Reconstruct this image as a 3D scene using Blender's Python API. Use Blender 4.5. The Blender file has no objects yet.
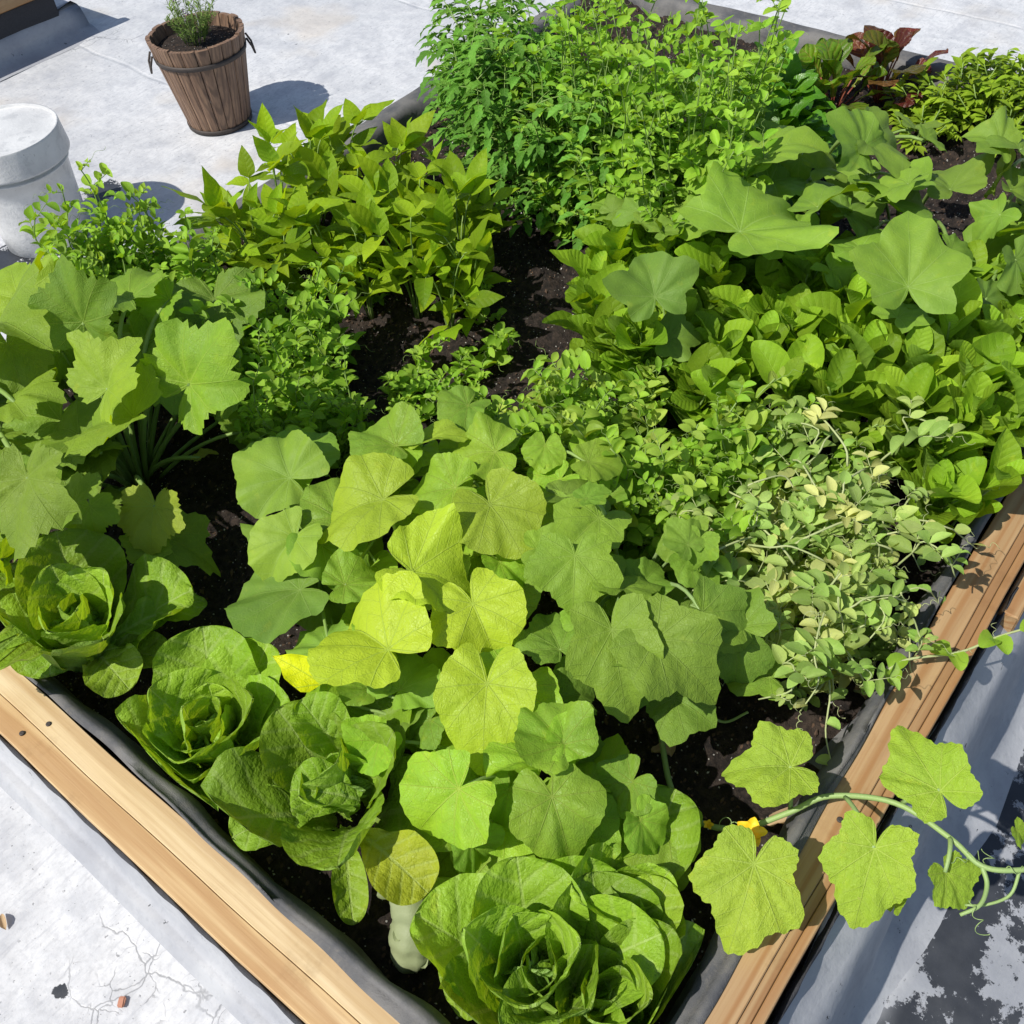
import bpy, bmesh, math, random
import numpy as np
from mathutils import Vector, Matrix
random.seed(7); rng = np.random.default_rng(7)
R = math.radians
scene = bpy.context.scene
col = scene.collection

# ------------------------------------------------------------------ frame of the place
# world: X along the long board, Y along the short board, Z up; roof at z = 0, rim of the bed at z = .30
AX = np.array([0.61407707, -0.61707745, 0.49206176])      # world X seen in the camera's axes
AY = np.array([-0.78726377, -0.43378113, 0.43823474])
AZ = np.array([-0.05697767, -0.6564923, -0.75217777])
F = 984.0
RIM = 0.30
SOIL = 0.205
def _ray(px, py):
    r = np.array([px-512., py-512., F])
    return np.array([r@AX, r@AY, r@AZ])
def _plane(px, py, h):
    r = _ray(px, py); return r*(-h/r[2])
_N = _plane(595, 1199, 1.3)
CAM = np.array([-_N[0], -_N[1], RIM+1.3])
def at(px, py, z=0.0):
    """a spot of the place at height z, surveyed from the photograph"""
    r = _ray(px, py); t = (z-CAM[2])/r[2]
    return CAM + r*t

# ------------------------------------------------------------------ mesh helpers
class MB:
    def __init__(s): s.v=[]; s.f=[]; s.uv=[]; s.t=[]; s.mi=[]; s.n=0
    def add(s, v, f, uv=None, tint=(.5,0,.5), mi=0):
        v=np.asarray(v,float); n=len(v)
        s.v.append(v); s.f.extend([tuple(i+s.n for i in q) for q in f]); s.mi.extend([mi]*len(f))
        s.uv.append(np.zeros((n,2)) if uv is None else np.asarray(uv,float))
        s.t.append(np.tile(np.array([*tint,1.0]),(n,1))); s.n+=n
    def build(s, name, mats, parent=None, origin=None, smooth=True):
        v=np.concatenate(s.v)
        if origin is not None: v=v-np.asarray(origin)
        me=bpy.data.meshes.new(name); me.from_pydata(v.tolist(),[],s.f)
        uv=np.concatenate(s.uv); l=me.uv_layers.new(name='UVMap')
        idx=np.zeros(len(me.loops),dtype=np.int32); me.loops.foreach_get('vertex_index',idx)
        l.data.foreach_set('uv',uv[idx].astype(np.float32).ravel())
        a=me.attributes.new('tint','FLOAT_COLOR','POINT'); a.data.foreach_set('color',np.concatenate(s.t).astype(np.float32).ravel())
        if not isinstance(mats,(list,tuple)): mats=[mats]
        for m in mats: me.materials.append(m)
        me.polygons.foreach_set('material_index',np.array(s.mi,dtype=np.int32))
        me.polygons.foreach_set('use_smooth',[smooth]*len(me.polygons)); me.update()
        o=bpy.data.objects.new(name,me); col.objects.link(o)
        if parent is not None: o.parent=parent
        return o
def empty(name, loc, rz=0):
    o=bpy.data.objects.new(name,None); o.location=Vector(loc); o.rotation_euler.z=rz; o.empty_display_size=.05
    col.objects.link(o); return o
def tag(o,label=None,cat=None,group=None,kind=None):
    if label: o['label']=label
    if cat: o['category']=cat
    if group: o['group']=group
    if kind: o['kind']=kind
    return o

def tube(mb, pts, r0, r1=None, n=6, tint=(.5,0,.5), cap=True, mi=0):
    P=np.asarray(pts,float); m=len(P); r1=r0 if r1 is None else r1
    T=np.gradient(P,axis=0); T/=np.linalg.norm(T,axis=1)[:,None]+1e-9
    ref=np.array([0.31,0.17,.93]); 
    if abs(T[0]@ref)>.9: ref=np.array([1,0,.1])
    S=ref-T[0]*(ref@T[0]); S/=np.linalg.norm(S)
    V=[]; 
    for i in range(m):
        S=S-T[i]*(S@T[i]); S/=np.linalg.norm(S)+1e-9; B=np.cross(T[i],S)
        r=r0+(r1-r0)*i/(m-1) if not hasattr(r0,'__len__') else r0[i]
        for k in range(n):
            a=2*math.pi*k/n; V.append(P[i]+r*(math.cos(a)*S+math.sin(a)*B))
    f=[(i*n+k,i*n+(k+1)%n,(i+1)*n+(k+1)%n,(i+1)*n+k) for i in range(m-1) for k in range(n)]
    if cap: f+= [tuple(range(n-1,-1,-1)), tuple((m-1)*n+k for k in range(n))]
    mb.add(V,f,None,tint,mi)
def bez(a,b,c,n=9):
    a,b,c=map(np.asarray,(a,b,c)); t=np.linspace(0,1,n)[:,None]
    return (1-t)**2*a+2*t*(1-t)*b+t*t*c
def smooth_path(pts,n=6):
    P=[np.asarray(p,float) for p in pts]; P=[2*P[0]-P[1]]+P+[2*P[-1]-P[-2]]; out=[]
    for i in range(1,len(P)-2):
        for k in range(n):
            t=k/n; a,b,c,d=P[i-1:i+3]
            out.append(.5*((2*b)+(-a+c)*t+(2*a-5*b+4*c-d)*t*t+(-a+3*b-3*c+d)*t**3))
    out.append(P[-2]); return np.array(out)
def lathe(mb, prof, n=48, c=(0,0,0), mi=0, wob=None):
    c=np.array(c); V=[];UV=[]
    for i,(r,z) in enumerate(prof):
        for k in range(n):
            a=2*math.pi*k/n; rr=r*(1+(wob(a,z) if wob else 0))
            V.append(c+np.array([rr*math.cos(a),rr*math.sin(a),z])); UV.append((k/n,z))
    m=len(prof)
    f=[(i*n+k,i*n+(k+1)%n,(i+1)*n+(k+1)%n,(i+1)*n+k) for i in range(m-1) for k in range(n)]
    mb.add(V,f,UV,mi=mi)

# ------------------------------------------------------------------ leaf shapes
def sm(x): x=np.clip(x,0,1); return x*x*(3-2*x)
def w_bean(v): return 1.95*np.power(v,.50)*np.power(np.clip(1-v,0,1),1.15)+.012
def w_oval(v): return np.power(np.clip(np.sin(math.pi*np.power(v,.9)),0,1),.72)+.012
def w_obov(v): return np.power(np.clip(np.sin(math.pi*np.power(v,1.12)),0,1),.62)*(.55+.45*sm(v/.5))+.012
def w_round(v): return np.power(np.clip(np.sin(math.pi*np.power(v,.8)),0,1),.55)+.015
def w_spoon(v): return (.16+.84*sm((v-.18)/.4))*np.sqrt(np.clip(1-np.clip((v-.6)/.4,0,1)**2.3,0,1))+.012
def w_let(v): return (.26+.74*sm(v/.62))*np.sqrt(np.clip(1-np.clip((v-.66)/.34,0,1)**2.2,0,1))+.012
def w_tom(v): return (1.6*np.power(v,.55)*np.power(np.clip(1-v,0,1),.8))*(1+.28*np.sin(v*19.+.6))+.012
WF=dict(obov=w_obov,bean=w_bean,oval=w_oval,round=w_round,spoon=w_spoon,lettuce=w_let,tomato=w_tom)

def strip(mb, base, az, e0, e1, L, W, shape='oval', nu=4, nv=8, cup=.2, rip=0., rf=2.5, pucker=0., roll=0., twist=0., tint=None, bend_p=1., mi=0, v0=0.):
    """one leaf: grows from base along azimuth az, its pitch turning from e0 to e1"""
    if tint is None: tint=(random.random(),0,random.random())
    v=np.sin(np.linspace(0,1,nv+1)*math.pi/2)**1.15; u=np.linspace(-1,1,nu+1)
    e=e0+(e1-e0)*v**bend_p; h=np.array([math.cos(az),math.sin(az),0.]); up=np.array([0,0,1.])
    T=np.cos(e)[:,None]*h+np.sin(e)[:,None]*up
    C=np.asarray(base,float)+np.concatenate([np.zeros((1,3)),np.cumsum((T[1:]+T[:-1])*.5*L*np.diff(v)[:,None],axis=0)])
    S0=np.cross(h,up); N0=np.cross(np.broadcast_to(S0,T.shape),T)
    ra=roll+twist*v
    S=np.cos(ra)[:,None]*S0+np.sin(ra)[:,None]*N0
    N=np.cross(S,T)
    w=WF[shape](v)*W*.5
    U,Vv=np.meshgrid(u,v); Wv=w[:,None]
    ph=random.random()*6.28; ph2=random.random()*6.28
    au=np.abs(U)
    z=cup*W*((au*Wv/(W*.5))**1.6) + rip*W*(au**2.2)*np.minimum(1,Wv/(W*.2))*np.sin(6.283*rf*Vv+np.where(U>0,ph,ph2))
    if shape=='lettuce': z=z+.022*W*au**5*np.minimum(1,Wv/(W*.2))*np.sin(Vv*52+U*6+ph)
    if pucker: z=z+pucker*W*(np.sin(U*7.1+ph+3*np.sin(Vv*5))*np.sin(Vv*17+U*3.1+ph2)+.6*np.sin(U*13+Vv*9+ph2)*np.sin(Vv*29-U*5+ph))*(.25+.75*np.minimum(1,au*3))
    curl=np.cos(np.clip(cup,-1,1)*au*.9)
    P=C[:,None,:]+S[:,None,:]*(U*Wv*curl)[...,None]+N[:,None,:]*z[...,None]
    n1=nu+1
    f=[(i*n1+j,i*n1+j+1,(i+1)*n1+j+1,(i+1)*n1+j) for i in range(nv) for j in range(nu)]
    uv=np.stack([U*Wv/L,Vv+v0*0],-1).reshape(-1,2)
    mb.add(P.reshape(-1,3),f,uv,tint,mi)
    return C[-1]

def r_base(th,c,Rr): return c*np.cos(th)+np.sqrt(Rr**2-c*c*np.sin(th)**2)
def tri(x,k): # peaks at multiples of 2pi/k
    return 1-2*np.abs(((x*k/(2*math.pi))+.5)%1-.5)*2
def r_squash(th): return r_base(th,.22,.78)*(1+.055*np.cos(5*th)+.022*np.cos(9*th+1)+.014*np.sin(31*th))
def r_cuke(th): return r_base(th,.25,.75)*(.93+.13*tri(th,360/62.)+.022*np.sin(31*th))
def r_zuc(th): return r_base(th,.22,.78)*(.93+.13*tri(th,360/58.)+.05*np.sin(33*th))
def r_pump(th): return r_base(th,.24,.76)*(.90+.17*tri(th,360/66.)+.012*np.sin(25*th))
RF=dict(squash=r_squash,cuke=r_cuke,zuc=r_zuc,pump=r_pump)
def palm(mb, A, B, wid=1., kind='squash', roll=0., cup=-.15, fold=.13, wav=.095, groove=.024, tint=None, nth=72, nr=9, mi=0, sinus=.5, fun=.10):
    """lobed leaf: petiole joins at A, tip at B"""
    if tint is None: tint=(random.random(),0,random.random())
    A=np.asarray(A,float);B=np.asarray(B,float); Y=B-A; L=np.linalg.norm(Y); Y=Y/L
    X=np.cross(Y,[0,0,1.]); X/=np.linalg.norm(X)+1e-9; Z=np.cross(X,Y)
    X,Z=X*math.cos(roll)+Z*math.sin(roll), Z*math.cos(roll)-X*math.sin(roll)
    th=np.linspace(-math.pi,math.pi,nth+1); ph=random.random()*6.28; ph2=random.random()*6.28; ph3=random.random()*6.28
    Rr=RF[kind](th)*(1+.05*np.sin(2*th+ph)+.05*np.sin(3*th+ph2)+.018*np.sin(7*th+ph3)); s=sm((math.pi-np.abs(th))/sinus); Rr=Rr*(.12+.88*s)
    rho=np.linspace(0,1,nr+1)[1:]**.85
    T,Q=np.meshgrid(th,rho); r=Q*Rr
    x=r*np.sin(T)*wid; y=r*np.cos(T)
    cup*=random.uniform(.3,1.9); fold*=random.uniform(.2,2.8); wav*=random.uniform(.8,2.); sd_=random.choice((-1,1)); up_=random.uniform(0,.45); tipd=random.uniform(0,.5)
    rr=np.sqrt(x*x+y*y)
    z=cup*rr**2 + fun*(1-np.exp(-rr*4)) + fold*np.abs(x) + wav*rr**2*(np.sin(3*T+ph)+.7*np.sin(5*T+ph2)+.35*np.sin(11*T+ph3)) - groove*rr*np.cos(9*T)*(1.1-.5*rr) + .012*np.sin(x*13+ph)*np.sin(y*12+ph2)*(rr>.1)
    z+= -tipd*np.maximum(0,y-.35)**1.5 + up_*np.maximum(0,x*sd_-.25)**1.4 + .03*np.sin(T*19+ph)*rr**3
    qa_=((y-np.abs(x)*.9)%.2)/.2; z+=.010*np.sin(qa_*math.pi)*np.minimum(1,np.abs(x)*3)
    P=A+(X[None,None]*x[...,None]+Y[None,None]*y[...,None]+Z[None,None]*z[...,None])*L
    n1=nth+1; V=np.concatenate([[A],P.reshape(-1,3)])
    f=[(0,1+j,2+j) for j in range(nth)]
    f+=[(1+i*n1+j,1+(i+1)*n1+j,1+(i+1)*n1+j+1,1+i*n1+j+1) for i in range(nr-1) for j in range(nth)]
    uv=np.concatenate([[[0,0]],np.stack([x/wid,y],-1).reshape(-1,2)])
    mb.add(V,f,uv,tint,mi)

# ------------------------------------------------------------------ materials
class NT:
    def __init__(s,name):
        s.m=bpy.data.materials.new(name); s.m.use_nodes=True; s.t=s.m.node_tree; s.t.nodes.clear()
        s.out=s.n('ShaderNodeOutputMaterial')
    def n(s,k,**kw):
        x=s.t.nodes.new(k)
        for a,b in kw.items(): setattr(x,a,b)
        return x
    def link(s,a,b): s.t.links.new(a,b)
    def put(s,sock,v):
        if isinstance(v,bpy.types.NodeSocket): s.link(v,sock)
        elif v is not None:
            if hasattr(v,'__len__') and len(v)==3 and sock.type=='RGBA': v=(*v,1)
            sock.default_value=v
    def math(s,op,a,b=None,c=None,clamp=False):
        x=s.n('ShaderNodeMath',operation=op); x.use_clamp=clamp
        s.put(x.inputs[0],a); s.put(x.inputs[1],b); s.put(x.inputs[2],c); return x.outputs[0]
    def mix(s,f,a,b,blend='MIX'):
        x=s.n('ShaderNodeMix',data_type='RGBA',blend_type=blend); s.put(x.inputs[0],f); s.put(x.inputs[6],a); s.put(x.inputs[7],b); return x.outputs[2]
    def ramp(s,f,lo,hi,a=0.,b=1.):
        x=s.n('ShaderNodeMapRange',interpolation_type='SMOOTHSTEP'); s.put(x.inputs[0],f); x.inputs[1].default_value=lo; x.inputs[2].default_value=hi; x.inputs[3].default_value=a; x.inputs[4].default_value=b; return x.outputs[0]
    def noise(s,vec,scale,detail=4,rough=.55,dist=0.):
        x=s.n('ShaderNodeTexNoise'); s.put(x.inputs['Vector'],vec); x.inputs['Scale'].default_value=scale; x.inputs['Detail'].default_value=detail; x.inputs['Roughness'].default_value=rough; x.inputs['Distortion'].default_value=dist; return x.outputs[0]
    def voro(s,vec,scale,feature='F1',rand=1.):
        x=s.n('ShaderNodeTexVoronoi',feature=feature); s.put(x.inputs['Vector'],vec); x.inputs['Scale'].default_value=scale; x.inputs['Randomness'].default_value=rand; return x
    def mapping(s,vec,sc=(1,1,1),loc=(0,0,0),rot=(0,0,0)):
        x=s.n('ShaderNodeMapping'); s.put(x.inputs[0],vec); x.inputs[1].default_value=loc; x.inputs[2].default_value=rot; x.inputs[3].default_value=sc; return x.outputs[0]
    def obj(s): return s.n('ShaderNodeTexCoord').outputs['Object']
    def xyz(s,vec):
        x=s.n('ShaderNodeSeparateXYZ'); s.put(x.inputs[0],vec); return x.outputs
    def bump(s,h,strength=.5,dist=.002,normal=None):
        x=s.n('ShaderNodeBump'); x.inputs['Strength'].default_value=strength; x.inputs['Distance'].default_value=dist; s.put(x.inputs['Height'],h)
        if normal is not None: s.put(x.inputs['Normal'],normal)
        return x.outputs[0]
    def bsdf(s,color,rough=.6,spec=.5,metal=0.,normal=None,coat=None):
        x=s.n('ShaderNodeBsdfPrincipled'); s.put(x.inputs['Base Color'],color); s.put(x.inputs['Roughness'],rough); s.put(x.inputs['Specular IOR Level'],spec); s.put(x.inputs['Metallic'],metal)
        if normal is not None: s.put(x.inputs['Normal'],normal)
        return x.outputs[0]
    def done(s,sh): s.link(sh,s.out.inputs[0]); return s.m

def leaf_mat(name, ca, cb, vein, kind='pin', yellow=(.50,.46,.03), trans=.38, tcol=None, rough=.42, spec=.45, sp=.16, slope=.8, vw=.018, vs=.35, rib=0., puck=(260,.5), blot=.28, slope_main=1., dmg=0., dist=.0025):
    t=NT(name); uvn=t.n('ShaderNodeUVMap'); uvn.uv_map='UVMap'; x,y,_=t.xyz(uvn.outputs[0]); ob=t.obj()
    at_=t.n('ShaderNodeAttribute',attribute_name='tint'); sc=t.n('ShaderNodeSeparateColor'); t.link(at_.outputs['Color'],sc.inputs[0]); tr,tg,tb=sc.outputs[0],sc.outputs[1],sc.outputs[2]
    if kind=='palm':
        th=t.math('ARCTAN2',x,y); s_=R(40); ph=t.math('WRAP',th,s_/2,-s_/2)
        r=t.math('SQRT',t.math('ADD',t.math('MULTIPLY',x,x),t.math('MULTIPLY',y,y)))
        a=t.math('MULTIPLY',r,t.math('COSINE',ph)); b=t.math('ABSOLUTE',t.math('MULTIPLY',r,t.math('SINE',ph)))
        taper=t.ramp(r,0,1.05,1.,.35)
    else:
        a=y; b=t.math('ABSOLUTE',x); taper=t.ramp(y,0,1.,1.,.3)
    wv=t.math('MULTIPLY',taper,vw)
    main=t.math('SUBTRACT',1.,t.ramp(t.math('DIVIDE',b,wv),.25,1.))
    q=t.math('SUBTRACT',a,t.math('MULTIPLY',b,slope))
    wob=t.math('MULTIPLY',t.math('SUBTRACT',t.noise(uvn.outputs[0],6,2),.5),.05); q=t.math('ADD',q,wob)
    qa=t.math('ABSOLUTE',t.math('WRAP',q,sp/2,-sp/2))
    sec=t.math('SUBTRACT',1.,t.ramp(qa,vw*.15,vw*.62))
    vn=t.math('MAXIMUM',main,t.math('MULTIPLY',sec,.55))
    # fine net of small veins and pucker
    vo=t.voro(uvn.outputs[0],1/sp*4.6,'DISTANCE_TO_EDGE'); net=t.ramp(vo.outputs[0],0.,.22)
    n1=t.noise(ob,38,3); n2=t.noise(ob,puck[0],3)
    lo=t.noise(ob,11,3,.6); c=t.mix(t.math('MULTIPLY',t.math('ADD',tr,t.ramp(lo,.3,.7)),.5),ca,cb); c=t.mix(t.math('MULTIPLY',t.ramp(n1,.35,.7),blot),c,tuple(k*.66 for k in ca))
    c=t.mix(t.math('MULTIPLY',t.ramp(t.noise(ob,150,3,.7),.5,.75),.16),c,tuple(min(1,k*1.5+.01) for k in cb))
    c=t.mix(tg,c,yellow)
    c=t.mix(t.math('MULTIPLY',vn,vs),c,vein)
    c=t.mix(t.math('MULTIPLY',t.math('SUBTRACT',1.,net),.05),c,vein)
    e_=t.ramp(t.noise(ob,30,4,.65),.60,.72); c=t.mix(t.math('MULTIPLY',e_,.28),c,tuple(min(1,v_*s_) for v_,s_ in zip(cb,(1.7,1.25,1.4))))
    if dmg>0:
        d=t.ramp(t.noise(ob,60,3),.72-dmg*.1,.78); c=t.mix(t.math('MULTIPLY',d,.7),c,(.42,.33,.14))
    hv=t.n('ShaderNodeHueSaturation'); t.put(hv.inputs['Color'],c); t.put(hv.inputs['Value'],t.ramp(tb,0,1,.66,1.2)); c=hv.outputs[0]
    h=t.math('ADD',t.math('MULTIPLY',vn,-.35),t.math('MULTIPLY',net,.13))
    h=t.math('ADD',h,t.math('MULTIPLY',n2,puck[1]))
    if rib: h=t.math('ADD',h,t.math('MULTIPLY',t.ramp(qa,0,sp/2),rib))
    nm=t.bump(h,.8,dist)
    back=t.n('ShaderNodeNewGeometry').outputs['Backfacing']
    cf=t.mix(back,c,t.mix(.3,c,(.26,.40,.12)))
    pr=t.bsdf(cf,t.ramp(n1,.3,.8,rough-.07,rough+.12),spec,0.,nm)
    tl=t.n('ShaderNodeBsdfTranslucent')
    tc=t.mix(1.,c,tcol or (1.5,1.3,.35),'MULTIPLY')
    t.put(tl.inputs[0],tc); t.put(tl.inputs['Normal'],nm)
    mx=t.n('ShaderNodeMixShader'); mx.inputs[0].default_value=trans; t.link(pr,mx.inputs[1]); t.link(tl.outputs[0],mx.inputs[2])
    return t.done(mx.outputs[0])

M={}
M['squash']=leaf_mat('squash_leaf',(0.2253,0.4785,0.0044),(0.3880,0.5890,0.0052),(.42,.54,.05),'palm',vw=.015,vs=.8,sp=.2,trans=.38,rough=.44,spec=.22,puck=(70,1.1),dist=.0026,yellow=(.60,.64,.008))
M['cuke']=leaf_mat('cucumber_leaf',(0.1615,0.3419,0.0055),(0.3015,0.4884,0.0079),(.36,.52,.07),'palm',vw=.014,vs=.62,sp=.17,trans=.36,rough=.5,spec=.22,puck=(90,1.1),dist=.0025)
M['cukeyoung']=leaf_mat('young_cucumber_leaf',(0.2687,0.4511,0.0085),(0.3648,0.5183,0.0116),(.48,.62,.10),'palm',vw=.016,vs=.62,sp=.17,trans=.36,rough=.5,spec=.22,puck=(110,1.3),dist=.003,dmg=.1)
M['zuc']=leaf_mat('zucchini_leaf',(0.1645,0.3387,0.0043),(0.3290,0.5032,0.0068),(.36,.50,.06),'palm',vw=.016,vs=.62,sp=.15,trans=.42,rough=.5,spec=.22,puck=(80,1.),dist=.0025)
M['pump']=leaf_mat('pumpkin_leaf',(0.1544,0.3271,0.0095),(0.2726,0.4361,0.0128),(.32,.48,.10),'palm',vw=.011,vs=.62,sp=.2,trans=.34,rough=.55,spec=.22,dist=.0012)
M['bean']=leaf_mat('bean_leaf',(0.1763,0.3528,0.0131),(0.3109,0.4838,0.0183),(.38,.50,.07),'pin',sp=.15,slope=.75,vw=.018,vs=.3,rib=.4,trans=.48,rough=.42,spec=.14,dist=.0012,yellow=(.5,.5,.02))
M['oval']=leaf_mat('ribbed_oval_leaf',(0.1942,0.3921,0.0182),(0.3145,0.5128,0.0332),(.38,.56,.09),'pin',sp=.125,slope=.9,vw=.018,vs=.3,rib=.45,trans=.42,rough=.42,spec=.14,dist=.0014)
M['pea']=leaf_mat('pea_leaf',(0.1795,0.3957,0.0244),(0.3392,0.5520,0.0483),(.38,.52,.18),'pin',sp=.25,vw=.03,vs=.2,trans=.42,rough=.45,spec=.14,dist=.0006,yellow=(.52,.56,.12))
M['peadry']=leaf_mat('wilting_pea_leaf',(.20,.39,.05),(.38,.54,.14),(.50,.60,.30),'pin',sp=.25,vw=.03,vs=.2,trans=.36,rough=.5,spec=.14,dist=.0008,yellow=(.60,.60,.22))
M['tomato']=leaf_mat('tomato_leaf',(0.0924,0.2640,0.0290),(0.1716,0.3828,0.0462),(.26,.40,.12),'pin',sp=.2,vw=.03,vs=.3,trans=.34,rough=.5,spec=.14,rib=.6,dist=.0012)
M['spinach']=leaf_mat('spinach_leaf',(0.0575,0.2070,0.0115),(0.1265,0.3220,0.0161),(.22,.40,.08),'pin',sp=.2,vw=.03,vs=.3,trans=.38,rough=.36,spec=.45,dist=.0015)
M['lettuce']=leaf_mat('lettuce_leaf',(0.2118,0.4012,0.0224),(0.3566,0.5573,0.0481),(.50,.62,.22),'pin',sp=.16,slope=.7,vw=.04,vs=.42,trans=.38,rough=.44,spec=.22,puck=(130,1.6),rib=.5,dist=.0026,blot=.2)
M['heart']=leaf_mat('lettuce_heart_leaf',(.22,.40,.05),(.30,.48,.09),(.46,.56,.26),'pin',sp=.13,slope=.7,vw=.03,vs=.5,trans=.3,rough=.42,spec=.4,puck=(130,1.2),rib=.5,dist=.003)
M['chard']=leaf_mat('green_chard_leaf',(.11,.25,.012),(.19,.32,.02),(.30,.16,.06),'pin',sp=.17,vw=.05,vs=.5,trans=.38,rough=.33,spec=.45,rib=.8,dist=.002,yellow=(.13,.022,.02),puck=(150,1.))
M['parsley']=leaf_mat('parsley_leaf',(.2,.36,.02),(.33,.46,.035),(.34,.48,.1),'pin',sp=.25,vw=.03,vs=.2,trans=.4,rough=.5,spec=.14,dist=.0008)
M['rosemary']=leaf_mat('herb_leaf',(.16,.27,.05),(.24,.36,.07),(.2,.28,.1),'pin',vs=.2,trans=.25,rough=.6)
def stem_mat(name,c1,c2,rough=.5):
    t=NT(name); o=t.obj(); n=t.noise(o,55,3); at_=t.n('ShaderNodeAttribute',attribute_name='tint'); sc=t.n('ShaderNodeSeparateColor'); t.link(at_.outputs[0],sc.inputs[0])
    c=t.mix(t.math('ADD',t.math('MULTIPLY',n,.5),t.math('MULTIPLY',sc.outputs[0],.5)),c1,c2)
    p=t.bsdf(c,rough,.4,0,t.bump(t.noise(o,400,2),.5,.0008)); tl=t.n('ShaderNodeBsdfTranslucent'); t.put(tl.inputs[0],c)
    mx=t.n('ShaderNodeMixShader'); mx.inputs[0].default_value=.15; t.link(p,mx.inputs[1]); t.link(tl.outputs[0],mx.inputs[2]); return t.done(mx.outputs[0])
M['stem']=stem_mat('green_stem',(.16,.28,.05),(.30,.42,.12))
M['pale']=stem_mat('pale_stem',(.34,.42,.16),(.48,.52,.26))
M['cukestem']=stem_mat('cucumber_stem',(.22,.36,.10),(.34,.46,.18))
M['redstem']=stem_mat('red_stem',(.20,.03,.03),(.30,.10,.05))
M['fruit']=stem_mat('pale_squash_skin',(.22,.26,.13),(.34,.38,.20),.55)
M['petal']=stem_mat('yellow_petal',(.85,.62,.02),(.90,.50,.02))
M['dry']=stem_mat('dry_leaf',(.38,.25,.13),(.55,.42,.26),.7)
M['bloom']=stem_mat('lavender_bloom',(.10,.07,.10),(.24,.18,.24),.8)

def simple(name,c,rough=.6,metal=0.,nz=60,var=.25,b=.3,bd=.001,spec=.5):
    t=NT(name); o=t.obj(); n=t.noise(o,nz,5)
    cc=t.mix(n,tuple(k*(1-var) for k in c),tuple(min(1,k*(1+var)) for k in c))
    return t.done(t.bsdf(cc,rough,spec,metal,t.bump(t.noise(o,nz*3,4),b,bd)))
M['brick']=simple('brick',(.42,.19,.12)); M['iron']=simple('rusty_iron',(.06,.05,.045),.65,.4)

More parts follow.
